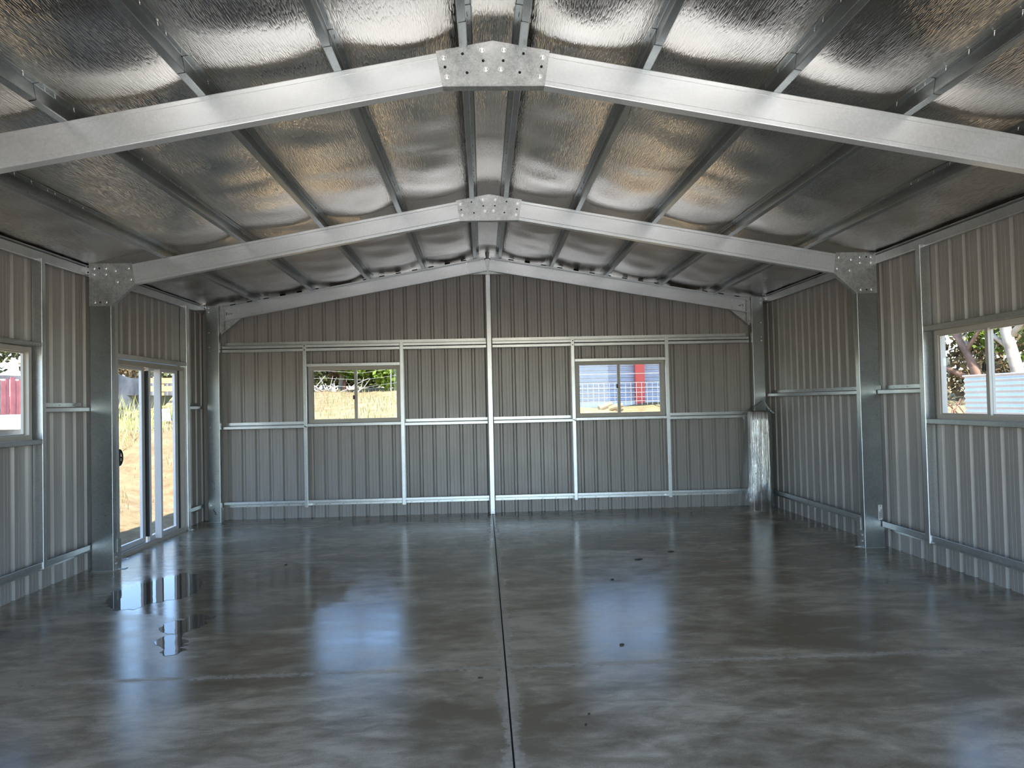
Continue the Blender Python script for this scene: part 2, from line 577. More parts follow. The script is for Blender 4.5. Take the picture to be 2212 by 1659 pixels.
def cladding(name, u0, u1, phase, f, top, holes):
    root = thing(name, f(0.5 * (u0 + u1), 0, 0), kind='structure')
    k = math.floor((u0 - phase) / 0.762)
    while phase + k * 0.762 < u1:
        o = phase + k * 0.762
        pts = [(o + u, d) for u, d in PROF]
        cuts = [u0, u1] + [c for hh in holes for c in hh[:2]]
        full = []
        for a, c in zip(pts, pts[1:]):
            full.append(a)
            for q in sorted(cuts):
                if a[0] + 1e-6 < q < c[0] - 1e-6:
                    full.append((q, a[1] + (c[1] - a[1]) * (q - a[0]) / (c[0] - a[0])))
        full.append(pts[-1])
        # lap edge: a thin return so the seam between sheets shows
        mb = MB()
        for a, c in zip(full, full[1:]):
            um = 0.5 * (a[0] + c[0])
            if um < u0 or um > u1:
                continue
            spans = [(0.0, None)]
            for h0, h1, z0, z1 in sorted(holes, key=lambda q: q[2]):
                if h0 < um < h1:
                    spans[-1] = (spans[-1][0], z0)
                    spans.append((z1, None))
            for za, zb in spans:
                ta, tb = (top(a[0]), top(c[0])) if zb is None else (zb, zb)
                if max(ta, tb) - za < 0.004:
                    continue
                mb.add([f(a[0], a[1], za), f(c[0], c[1], za), f(c[0], c[1], tb), f(a[0], a[1], ta)], [(0, 1, 2, 3)])
        # the underlapping edge of the next sheet, 3 mm proud
        e = full[-1][0]
        if u0 < e < u1:
            blocked = [hh for hh in holes if hh[0] < e < hh[1]]
            if not blocked:
                tt = top(e)
                mb.add([f(e - 0.010, -0.003, 0), f(e, -0.003, 0), f(e, -0.003, tt), f(e - 0.010, -0.003, tt),
                        f(e, 0.001, 0), f(e, 0.001, tt)], [(0, 1, 2, 3), (1, 4, 5, 2)])
        if mb.v:
            mb.build('wall_sheet', 'sheet', root)
        k += 1
    return root


cladding('wall_back', XL - 0.02, XR + 0.02, 0.155 + 0.1905 - 0.158, lambda u, d, z: (u, YB + d, z),
         lambda u: ZR + 0.10 - SL * abs(u) - 0.045, [(-2.52, -1.27, 1.325, 2.105), (1.22, 2.47, 1.325, 2.105)])
cladding('wall_left', Y0, YB + 0.03, 6.05, lambda u, d, z: (XL - d, u, z), lambda u: 3.02, [(5.35, 6.61, 1.33, 2.11), (8.03, 9.84, 0.0, 2.11)])
cladding('wall_right', Y0, YB + 0.03, 5.99, lambda u, d, z: (XR + d, u, z), lambda u: 3.02, [(5.27, 6.55, 1.325, 2.105)])

fg = thing('added_front_wall', (0, Y0, 2.7), kind='structure')  # unseen front wall, added to hold back light from the open end
MB().prism([(-4.03, Y0, 2.70), (4.0, Y0, 2.70), (4.0, Y0, 2.99), (0, Y0, 3.70), (-4.03, Y0, 2.99)], (0, 0.03, 0)).build('added_gable_infill', 'sheet', fg)
MB().box(3.3, 4.0, Y0, Y0 + 0.03, 0.0, 2.70).build('added_front_sheet', 'sheet', fg)
MB().box(-4.03, -2.5, Y0, Y0 + 0.03, 0.0, 2.70).build('added_front_sheet', 'sheet', fg)  # unseen, narrows the opening to darken the left wall

# ------------------------------------------------------------------ ceiling: sagging foil strips, roof over it
PX = (0.150, 0.872, 1.640, 2.412, 3.180)     # purlin web lines either side of the ridge


def foil_z(x, y):
    a = abs(x)
    lines = (-0.15, 0.15, 0.872, 1.640, 2.412, 3.180, 4.02)
    z = ZR + 0.094 - SL * a + dz(y) * (1 - max(0.0, (a - 3.18) / 0.87))
    if a < 0.15:
        tt, sag = (a + 0.15) / 0.3, 0.012
        z = ZR + 0.094 - SL * 0.15 + dz(y) + 0.018 * (1 - (a / 0.15) ** 2)
        return z
    for p, q in zip(lines[1:], lines[2:]):
        if p <= a <= q + 1e-6:
            tt = (a - p) / (q - p)
            sag = 0.055 if q < 4 else 0.030
            w_ = 0.8 + 0.35 * math.sin(2.1 * y + p * 5 + (1.3 if x > 0 else 0)) * math.sin(0.9 * y + p)
            z -= sag * w_ * (4 * tt * (1 - tt)) ** 0.8
            z += 0.006 * math.sin(6.3 * y + 9 * x) * tt * (1 - tt) * 2 + 0.004 * math.sin(11 * y - 5 * x + p) * tt * (1 - tt) * 4
            break
    return z


ceiling = thing('ceiling', (0, 5.8, 3.7), kind='structure')
xline = []
for a, c in zip((-4.05, -3.18, -2.412, -1.64, -0.872, -0.15, 0.15, 0.872, 1.64, 2.412, 3.18), (-3.18, -2.412, -1.64, -0.872, -0.15, 0.15, 0.872, 1.64, 2.412, 3.18, 4.05)):
    n = 4 if abs(a + c) < 1e-6 else 14
    xline += [a + (c - a) * k / n for k in range(n)]
xline.append(4.05)
yb = (Y0, 2.0, 3.35, 4.70, 6.05, 7.40, 8.75, 10.0, YB + 0.02)
for k, (a, c) in enumerate(zip(yb, yb[1:])):
    n = max(6, int((c - a) / 0.055))
    mb = MB()
    yl = [a - 0.03 + (c - a + 0.03) * i / n for i in range(n + 1)]
    vs = [(x, y, foil_z(x, y) + (0.004 if i == 0 else (0.001 if i < n else -0.002))) for i, y in enumerate(yl) for x in xline]
    W_ = len(xline)
    fs = [(i * W_ + j, i * W_ + j + 1, (i + 1) * W_ + j + 1, (i + 1) * W_ + j) for i in range(n) for j in range(W_ - 1)]
    mb.add(vs, fs).build('foil_strip', 'foil', ceiling, smooth=True)
roof = thing('roof', (0, 5.8, 3.8), kind='structure')
for s in (-1, 1):
    mb = MB()
    mb.prism([(0, Y0 - 0.05, ZR + 0.155), (s * 4.30, Y0 - 0.05, ZR + 0.155 - SL * 4.30), (s * 4.30, Y0 - 0.05, ZR + 0.135 - SL * 4.30), (0, Y0 - 0.05, ZR + 0.135)], (0, YB + 0.25 - Y0, 0))  # unseen roof; overhang widened to keep sun off the side windows
    mb.build('roof_sheet', 'roof', roof)

# ------------------------------------------------------------------ portal frames
APEX_B = [(.285, 3.542), (.267, 3.431), (.063, 3.585), (.043, 3.473)]
APEX_H = [(.278, 3.487), (.176, 3.564), (.152, 3.454), (.058, 3.523)]
KNEE_B = [(3.883, 2.954), (3.770, 2.953), (3.883, 2.894), (3.770, 2.894), (3.679, 2.928), (3.660, 2.818), (3.553, 2.952), (3.531, 2.840), (3.880, 2.620), (3.770, 2.620)]
KNEE_H = [(3.832, 2.954), (3.824, 2.619)]


def portal_frame(Y, label):
    t_ = thing('portal_frame', (0, Y, 0), label, 'steel frame', 'portal frames across the shed')
    for s in (-1, 1):
        c = MB()
        xi, xo = 3.722, 3.930
        # web faces the room's front, flanges and lips run back
        prof = [(xi + 0.018, 0.075), (xi, 0.075), (xi, 0.0), (xo, 0.0), (xo, 0.075), (xo - 0.018, 0.075)]
        c.sheet(prof, 0.0025 * 1, (0, Y, 0.004), (0, Y, 2.965), (s, 0, 0), (0, 1, 0))
        col = c.build('column', 'galv_shaded', t_)
        r = MB()
        L = math.hypot(1, SL)
        d = Vector((s, 0, -SL)) / L
        nrm = Vector((s * SL, 0, 1)) / L
        A = Vector((0, Y, ZR)) + d * 0.02
        B = Vector((0, Y, ZR)) + d * (3.64 * L)
        wd = 0.199
        r.sheet([(0.075, -0.018), (0.075, 0), (0, 0), (0, -wd), (0.075, -wd), (0.075, -wd + 0.018)], 0.0025, A, B, (0, 1, 0), nrm)
        # shallow stiffening folds along the web
        for e in (0.030, wd - 0.030):
            r.prism([A - nrm * (e - 0.002) + Vector((0, 0, 0)), A - nrm * (e + 0.002), A - nrm * e + Vector((0, -0.0022, 0))], B - A)
        r.build('rafter', 'galv_rafter', t_)
        k = MB()
        pl = [(3.932, 3.002), (3.520, 3.002), (3.489, 2.797), (3.722, 2.583), (3.932, 2.583)]
        k.prism([(s * x, Y - 0.0035, z) for x, z in pl], (0, 0.003, 0))
        a, c2 = Vector((s * 3.489, Y - 0.0035, 2.797)), Vector((s * 3.722, Y - 0.0035, 2.583))
        k.prism([a, c2, c2 + Vector((-s * 0.002, 0, -0.002)), a + Vector((-s * 0.002, 0, -0.002))], (0, 0.055, 0))
        kp = k.build('knee_plate', 'spangle', t_)
        for x, z in KNEE_B:
            place(BOLT, 'bolt', kp, (s * x, Y - 0.0035, z))
        for x, z in KNEE_H:
            place(HOLE, 'bolt_hole', kp, (s * x, Y - 0.0035, z))
        # cleat to the eave purlin
        e = MB().box(min(s * 3.925, s * 3.965), max(s * 3.925, s * 3.965), Y - 0.006, Y - 0.002, 2.895, 2.985)
        ec = e.build('eave_cleat', 'galv', t_)
        for z in (2.915, 2.968):
            place(HOLE, 'bolt_hole', ec, (s * 3.938, Y - 0.006, z))
        # foot bracket against the inner flange
        f_ = MB().box(min(s * 3.714, s * 3.7195), max(s * 3.714, s * 3.7195), Y + 0.006, Y + 0.072, 0.0, 0.17)
        f_.box(min(s * 3.650, s * 3.7195), max(s * 3.650, s * 3.7195), Y + 0.075, Y + 0.14, 0.0, 0.006)
        f_.box(min(s * 3.714, s * 3.7195), max(s * 3.714, s * 3.7195), Y + 0.072, Y + 0.14, 0.0, 0.30)
        fb = f_.build('foot_bracket', 'spangle', t_)
        for z in (0.065, 0.125):
            place(BOLT, 'bolt', fb, (s * 3.714, Y + 0.040, z), FACE_X if s > 0 else FACE_PX)
        MB().box(min(s * 3.712, s * 3.935), max(s * 3.712, s * 3.935), Y - 0.006, Y + 0.08, 0.0, 0.004).build('base_plate', 'galv', t_)
    a = MB()
    pl = [(0, 3.641), (.329, 3.581), (.295, 3.376), (-.295, 3.376), (-.329, 3.581)]
    a.prism([(x, Y - 0.0035, z) for x, z in pl], (0, 0.003, 0))
    a.box(-0.293, 0.293, Y - 0.0035, Y + 0.06, 3.3745, 3.377)
    ap = a.build('apex_plate', 'spangle', t_)
    for s in (-1, 1):
        for x, z in APEX_B:
            place(BOLT, 'bolt', ap, (s * x, Y - 0.0035, z))
        for x, z in APEX_H:
            place(HOLE, 'bolt_hole', ap, (s * x, Y - 0.0035, z))
    return t_


pf1 = portal_frame(Y1, 'nearest galvanised portal frame, its ridge plate close above the camera')
pf2 = portal_frame(Y2, 'galvanised portal frame standing between the side windows and the back wall')
# printed sticker on the right column of the middle frame
st = MB().box(3.868, 3.908, Y2 - 0.0022, Y2 - 0.0008, 0.283, 0.432).build('paper_label', 'paper', pf2)
tag(st, 'white printed paper label')
ln = MB()
for i in range(9):
    z = 0.296 + i * 0.008
    ln.box(3.874, 3.886 + 0.006 * (i % 3 == 0), Y2 - 0.0028, Y2 - 0.0021, z, z + 0.004)
for i in range(5):
    ln.box(3.890 + 0.003 * i, 3.8913 + 0.003 * i, Y2 - 0.0028, Y2 - 0.0021, 0.300, 0.395 - 0.012 * (i % 2))
ln.box(3.887, 3.892, Y2 - 0.0028, Y2 - 0.0021, 0.412, 0.430)
ln.build('label_print', 'ink', st)

# ------------------------------------------------------------------ end frame against the back wall
ef = thing('end_frame', (0, 10.42, 0), 'galvanised end frame of two corner columns and sloping rafters against the back wall', 'steel frame')
YE = 10.42
ZE, SE = 3.596, 0.1768
for s in (-1, 1):
    xi, xo = 3.712, 3.880
    c = MB()
    c.sheet([(xi + 0.016, 0.065), (xi, 0.065), (xi, 0.0), (xo, 0.0), (xo, 0.065), (xo - 0.016, 0.065)], 0.0025, (0, YE, 0.004), (0, YE, 2.968), (s, 0, 0), (0, 1, 0))
    col = c.build('column', 'galv_shaded', ef)
    for x, z in ((3.842, 2.936), (3.842, 2.882), (3.842, 2.60), (3.842, 2.40), (3.842, 2.345), (3.842, 1.30), (3.842, 0.235)):
        place(BOLT_S, 'bolt', col, (s * x, YE - 0.0005, z))
    L = math.hypot(1, SE)
    d = Vector((s, 0, -SE)) / L
    nrm = Vector((s * SE, 0, 1)) / L
    A = Vector((0, YE + 0.06, ZE)) + d * 0.045
    B = Vector((0, YE + 0.06, ZE)) + d * (3.690 * L)
    wd = 0.194
    r = MB()
    r.sheet([(-0.055, -0.014), (-0.055, 0), (0, 0), (0, -wd), (-0.055, -wd), (-0.055, -wd + 0.014)], -0.0025, A, B, (0, 1, 0), nrm)
    for e in (0.055, 0.10, 0.145):
        r.prism([A - nrm * (e - 0.003), A - nrm * (e + 0.003), A - nrm * e + Vector((0, -0.002, 0))], B - A)
    rf = r.build('rafter', 'galv_rafter', ef)
    for x, z in ((3.610, 2.905), (3.455, 2.930), (3.610, 2.805), (3.455, 2.832), (0.295, 3.515), (0.275, 3.392), (0.085, 3.552), (0.085, 3.440)):
        place(BOLT_S, 'bolt', rf, (s * x, YE + 0.0575, z))
    e = MB().box(min(s * 3.650, s * 3.708), max(s * 3.650, s * 3.708), YE + 0.028, YE + 0.032, 2.60, 2.93)
    e.prism([(s * 3.70, YE + 0.063, 2.575), (s * 3.70, YE + 0.063, 2.80), (s * 3.43, YE + 0.063, 2.80)], (0, 0.003, 0))
    e.prism([(s * 3.70, YE + 0.063, 2.575), (s * 3.43, YE + 0.063, 2.80), (s * 3.428, YE + 0.063, 2.797), (s * 3.70, YE + 0.063, 2.571)], (0, 0.05, 0))
    e.build('gusset_plate', 'spangle', ef)
    ec = MB().box(min(s * 3.880, s * 3.968), max(s * 3.880, s * 3.968), YE - 0.006, YE - 0.002, 2.915, 2.988).build('eave_cleat', 'galv', ef)
    for z in (2.93, 2.975):
        place(HOLE, 'bolt_hole', ec, (s * 3.893, YE - 0.006, z))
    fb = MB().box(min(s * 3.704, s * 3.7095), max(s * 3.704, s * 3.7095), YE + 0.006, YE + 0.10, 0.0, 0.19).build('foot_bracket', 'spangle', ef)
    for z in (0.07, 0.14):
        place(BOLT, 'bolt', fb, (s * 3.704, YE + 0.045, z), FACE_X if s > 0 else FACE_PX)
    MB().box(min(s * 3.703, s * 3.885), max(s * 3.703, s * 3.885), YE - 0.006, YE + 0.07, 0.0, 0.004).build('base_plate', 'galv', ef)
a = MB().prism([(-0.30, YE + 0.066, 3.352), (0.30, YE + 0.066, 3.352), (0.30, YE + 0.066, 3.50), (0, YE + 0.066, 3.56), (-0.30, YE + 0.066, 3.50)], (0, 0.003, 0))
a.box(-0.30, 0.30, YE + 0.02, YE + 0.069, 3.350, 3.352)
a.build('apex_plate', 'spangle', ef)


def strokes(pts_list, o, wdt, parent, y):
    mb = MB()
    for pts in pts_list:
        mb.tube([(o[0] + x, y, o[1] + z) for x, z in pts], wdt, 5)
    ob = mb.build('marker_writing', 'ink', parent)
    tag(ob, 'short scribble in black marker')


strokes([[(0.0, 0.0), (0.004, 0.016), (0.0, 0.032)], [(0.0, 0.031), (0.018, 0.035)], [(0.003, 0.016), (0.016, 0.019)], [(0.0, 0.0), (0.018, 0.004)],
         [(0.045, 0.022), (0.032, 0.022), (0.030, 0.008), (0.044, 0.008)],
         [(0.055, 0.008), (0.057, 0.026), (0.066, 0.012), (0.074, 0.027), (0.079, 0.010)]], (-3.625, 2.845), 0.0032, ef, YE + 0.056)
strokes([[(0.0, 0.012), (0.020, 0.008), (0.038, 0.012)], [(0.018, 0.022), (0.024, -0.004)],
         [(0.066, 0.022), (0.050, 0.024), (0.046, 0.008), (0.062, 0.008), (0.070, 0.020), (0.066, -0.008), (0.050, -0.016)]], (3.545, 2.845), 0.0032, ef, YE + 0.056)
strokes([[(0.022, 0.0), (0.0, -0.02), (0.026, -0.05), (0.038, -0.062)], [(0.02, -0.072), (0.048, -0.080)]], (-3.815, 0.195), 0.004, ef, YE - 0.002)

# strip between end rafter and foil, with slots
gt = thing('trim_1', (0, YB - 0.03, 3.4), kind='structure')
for s in (-1, 1):
    L = math.hypot(1, SE)
    d = Vector((s, 0, -SE)) / L
    nrm = Vector((s * SE, 0, 1)) / L
    A = Vector((0, YB - 0.04, ZE + 0.018)) + d * 0.02
    B = Vector((0, YB - 0.04, ZE + 0.018)) + d * 4.0
    MB().prism([A, A + nrm * 0.092, A + nrm * 0.092 + Vector((0, 0.004, 0)), A + Vector((0, 0.004, 0))], B - A).build('gable_strip', 'galv', gt)
    k = 0
    sl = MB().prism([Vector((0, 0, 0)), d * 0.075, d * 0.075 + nrm * 0.022, nrm * 0.022], (0, -0.0015, 0)).mesh('strip_slot', 'hole')
    while 0.30 + k * 0.235 < 3.75:
        place(sl, 'strip_slot', gt, A + d * (0.28 + k * 0.235) + nrm * 0.008)
        k += 1

# ------------------------------------------------------------------ roof purlins
ORD = ('innermost', 'second', 'third', 'fourth', 'fifth')
for s in (-1, 1):
    for i, x in enumerate(PX):
        side = 'left' if s < 0 else 'right'
        lab = 'galvanised Z purlin under the foil, %s from the ridge on the %s slope' % (ORD[i], side)
        t_ = thing('roof_purlin', (s * x, Y0, ZR - SL * x), lab, 'purlin', 'roof purlins')
        L = math.hypot(1, SL)
        U = Vector((-s, 0, SL)) / L          # towards the ridge
        V = Vector((s * SL, 0, 1)) / L
        z = ZR - SL * x + 0.002
        for k, (ya, yc) in enumerate(((Y0, 4.57), (3.992, 7.76), (7.18, YB - 0.045))):
            o = -0.0032 if k == 1 else 0.0
            A = Vector((s * x, ya, z + dz(ya))) + V * (o * 1.2) + U * -o
            B = Vector((s * x, yc, z + dz(yc))) + V * (o * 1.2) + U * -o
            MB().sheet([(-0.046, 0.012), (-0.046, 0), (0, 0), (0, 0.088), (0.044, 0.088), (0.044, 0.077)], 0.0018, A, B, U, V).build('purlin_length', 'galv_shaded', t_)
        tips = MB()
        y = 1.2 + R.random() * 0.1
        while y < YB - 0.2:
            q = Vector((s * x, y, z + dz(y))) + U * 0.022 + V * 0.088
            tips.tube([q, q - V * 0.014, q - V * 0.021], [0.0026, 0.0026, 0.0006], 5)
            y += 0.19 if int(y * 9) % 4 else 0.095
        tag(tips.build('screw_tips', 'bolt', t_), kind='stuff')

# eave purlins
for s in (-1, 1):
    ex = 3.965 if s < 0 else 3.930
    t_ = thing('eave_purlin', (s * ex, Y0, 2.88), 'galvanised eave purlin along the top of the %s wall' % ('left' if s < 0 else 'right'), 'purlin', 'eave purlins')
    for ya, yc in ((Y0, Y1 - 0.09), (Y1 - 0.088, Y2 - 0.09), (Y2 - 0.088, YB - 0.05)):
        MB().sheet([(0.036, 0.012), (0.036, 0), (0, 0), (0, 0.084), (0.036, 0.092), (0.036, 0.080)], 0.002, (s * ex, ya, 2.884), (s * ex, yc, 2.884), (s, 0, 0), (0, 0, 1)).build('purlin_length', 'galv', t_)
    MB().prism([(s * (ex - .02), Y0, 2.985), (s * (ex + .036), Y0, 2.974), (s * (ex + .036), Y0, 2.970), (s * (ex - .02), Y0, 2.981)], (0, YB - 0.05 - Y0, 0)).build('eave_angle', 'galv', t_)


# ------------------------------------------------------------------ wall girts, studs
SCREW_SLOT = MB().box(-0.012, 0.012, -0.001, 0, -0.002, 0.002).mesh('screw_slot', 'hole')


def girt(label, p0, p1, depth_dir, zf0, zf1, zr0, zr1, group, front, rear, slots=0, double=False, lip=0.010):
    """Z girt: front flange zf0..zf1 at 'front', rear flange zr0..zr1 at 'rear', web between"""
    A, B = Vector((*p0, 0)), Vector((*p1, 0))
    t_ = thing('wall_girt', (A.x, A.y, zf0), label, 'girt', group)
    D = Vector((*depth_dir, 0))
    dep = abs(rear - front)
    Z = Vector((0, 0, 1))
    if zr0 >= zf0:        # rear flange above the front one
        prof = [(lip, zf0), (0, zf0), (0, zf1), (dep, zf1 + 0.004), (dep, zr1)]
    else:
        prof = [(lip, zf1), (0, zf1), (0, zf0), (dep, zf0 - 0.004), (dep, zr0)]
    MB().sheet(prof, 0.002, A, B, D, Z).build('girt_rail', 'galv', t_)
    if double:
        MB().sheet([(lip, zf0 - 0.051), (0, zf0 - 0.051), (0, zf0 - 0.010), (dep, zf0 - 0.006)], 0.002, A, B, D, Z).build('girt_rail', 'galv', t_)
    if slots:
        L = (B - A).length
        n = int(L / slots)
        d = (B - A).normalized()
        for k in range(n):
            p = A + d * (slots * (k + 0.5)) + D * (dep - 0.0025)
            ang = math.atan2(d.y, d.x)
            place(SCREW_SLOT, 'screw_slot', t_, (p.x, p.y, 0.55 * zr0 + 0.45 * zr1), (0, 0, ang))
    return t_


GB = 'back wall girts'
yf, yr = 10.53, YB - 0.004
for (x0, x1, nm) in ((-3.705, -0.045, 'left'), (0.045, 3.70, 'right')):
    girt('galvanised double girt high on the back wall, %s of the centre post' % nm, (x0, yf), (x1, yf), (0, 1), 2.380, 2.419, 2.431, 2.473, GB, yf, yr, double=True)
    girt('galvanised girt low on the back wall, %s of the centre post' % nm, (x0, yf), (x1, yf), (0, 1), 0.219, 0.258, 0.172, 0.205, GB, yf, yr, 0.19)
for x0, x1, lab in ((-3.705, -2.597, 'between the left corner column and the left window'), (-1.201, -0.045, 'between the left window and the centre post'),
                    (0.045, 1.150, 'between the centre post and the right window'), (2.537, 3.70, 'between the right window and the right corner')):
    girt('mid-height back wall girt ' + lab, (x0, yf), (x1, yf), (0, 1), 1.262, 1.303, 1.314, 1.350, GB, yf, yr)
GS = 'side wall girts'
for s, xf, xr, segs in ((-1, -3.935, XL + 0.004, ((6.725, 7.462, 'between the left window and the middle frame'), (9.935, 10.415, 'between the glass door and the back left corner'))),
                        (1, 3.897, XR - 0.004, ((6.70, 7.45, 'between the right window and the middle frame'), (7.545, 10.41, 'between the middle frame and the back right corner')))):
    for ya, yc, lab in segs:
        girt('galvanised girt at mid height ' + lab, (xf, ya), (xf, yc), (s, 0), 1.556, 1.594, 1.603, 1.638, GS, xf, xr, 0.24)
girt('galvanised girt low on the left wall before the glass door', (-3.935, 4.36), (-3.935, 7.950), (-1, 0), 0.208, 0.260, 0.165, 0.200, GS, -3.935, XL + 0.004)
girt('galvanised girt low on the left wall in the back corner', (-3.935, 9.935), (-3.935, 10.415), (-1, 0), 0.208, 0.260, 0.165, 0.200, GS, -3.935, XL + 0.004)
girt('galvanised girt low on the right wall before the middle frame', (3.897, 4.36), (3.897, 7.45), (1, 0), 0.212, 0.270, 0.170, 0.204, GS, 3.897, XR - 0.004)
girt('galvanised girt low on the right wall behind the middle frame', (3.897, 7.545), (3.897, 10.41), (1, 0), 0.207, 0.262, 0.165, 0.200, GS, 3.897, XR - 0.004)


def stud_back(label, x0, x1, yfront, z0, z1, opening, holes):
    t_ = thing('wall_stud', (x0, yfront, z0), label, 'stud', 'back wall studs')
    dpt = YB - 0.006 - yfront
    if opening > 0:
        prof = [(x1 - 0.0, 0.0), (x0, 0.0), (x0, dpt), (x1, dpt)]
    else:
        prof = [(x0, 0.0), (x1, 0.0), (x1, dpt), (x0, dpt)]
    MB().sheet(prof, 0.002, (0, yfront, z0), (0, yfront, z1), (1, 0, 0), (0, 1, 0)).build('stud_web', 'galv', t_)
    for x, z in holes:
        place(HOLE, 'bolt_hole', t_, (x, yfront - 0.0005, z))
    return t_


ys_ = 10.512
stud_back('slim galvanised stud on the left of the back left window', -2.596, -2.548, ys_, 0.165, 2.425, -1, [(-2.572, 2.403), (-2.572, 2.345), (-2.580, 1.283), (-2.562, 1.275)])
stud_back('slim galvanised stud on the right of the back left window', -1.254, -1.204, ys_, 0.165, 2.425, 1, [(-1.229, 2.403), (-1.229, 2.345), (-1.236, 1.283), (-1.215, 1.292)])
stud_back('slim galvanised stud on the left of the back right window', 1.152, 1.200, ys_, 0.165, 2.425, -1, [(1.176, 2.403), (1.176, 2.345), (1.168, 1.290), (1.186, 1.278)])
stud_back('slim galvanised stud on the right of the back right window', 2.487, 2.535, ys_, 0.165, 2.425, 1, [(2.511, 2.403), (2.511, 2.345), (2.500, 1.283), (2.522, 1.290)])
cp = thing('centre_post', (0, 10.5, 0), 'slim galvanised centre post of the back wall, from the floor joint up to the ridge', 'post')
MB().sheet([(0.033, 0.016), (0.033, 0.10), (0.033, 0.0), (-0.033, 0.0), (-0.033, 0.10)][1:], 0.0025, (0, 10.50, 0.004), (0, 10.50, 3.575), (1, 0, 0), (0, 1, 0)).build('post_web', 'galv', cp)
for z in (3.255, 2.400, 1.284, 0.262):
    place(HOLE, 'bolt_hole', cp, (0, 10.4995, z))
for z in (0.100, 0.058):
    place(BOLT, 'bolt', cp, (0, 10.4995, z))


def stud_side(label, s, xf, ya, yc, web_at, z0, z1, holes):
    t_ = thing('wall_stud', (xf, ya, z0), label, 'stud', 'side wall studs')
    dpt = abs((XL if s < 0 else XR) - xf) - 0.006
    if web_at == 'near':
        prof = [(yc, 0.0), (ya, 0.0), (ya, dpt), (yc, dpt)]
    else:
        prof = [(ya, 0.0), (yc, 0.0), (yc, dpt), (ya, dpt)]
    MB().sheet(prof, 0.002, (xf, 0, z0), (xf, 0, z1), (0, 1, 0), (s, 0, 0)).build('stud_web', 'galv', t_)
    for y, z in holes:
        place(HOLE, 'bolt_hole', t_, (xf - s * 0.0005, y, z), FACE_X if s > 0 else FACE_PX)
    return t_


stud_side('tall galvanised stud beside the left window', -1, -3.925, 6.668, 6.716, 'near', 0.20, 2.90, [(6.708, 1.588), (6.680, 1.568)])
stud_side('tall galvanised stud on the near side of the left window', -1, -3.925, 5.262, 5.312, 'far', 0.20, 2.90, [])
stud_side('tall galvanised stud on the near jamb of the glass door', -1, -3.925, 7.955, 8.022, 'near', 0.004, 2.90, [(8.00, 1.575), (7.97, 1.59)])
stud_side('tall galvanised stud between the glass door and the back corner', -1, -3.925, 9.848, 9.932, 'near', 0.004, 2.90, [(9.88, 1.57)])
stud_side('tall galvanised stud beside the right window', 1, 3.885, 6.628, 6.690, 'near', 0.20, 2.90, [(6.680, 1.588), (6.645, 1.568)])
stud_side('tall galvanised stud on the near side of the right window', 1, 3.885, 5.190, 5.240, 'far', 0.20, 2.90, [])
# door side floor clips
for y in (8.06, 9.87):
    k = thing('floor_clip', (-3.905, y, 0), 'small bright bracket on the floor at the %s foot of the glass door' % ('near' if y < 9 else 'far'), 'bracket')
    q = MB().box(-3.93, -3.86, y - 0.03, y + 0.03, 0.0, 0.004)
    q.box(-3.93, -3.926, y - 0.03, y + 0.03, 0.004, 0.05)
    q.build('clip_plate', 'bolt', k)
    place(BOLT_S, 'bolt', k, (-3.885, y, 0.004), (math.radians(-90), 0, 0))


# ------------------------------------------------------------------ windows and door
def bar(f, u0, u1, d0, d1, z0, z1):
    a, c = f(u0, d0, z0), f(u1, d1, z1)
    return MB().box(min(a[0], c[0]), max(a[0], c[0]), min(a[1], c[1]), max(a[1], c[1]), z0, z1)


def joinb(*mbs):
    r = MB()
    for q in mbs:
        r.add(q.v, q.f)
    return r


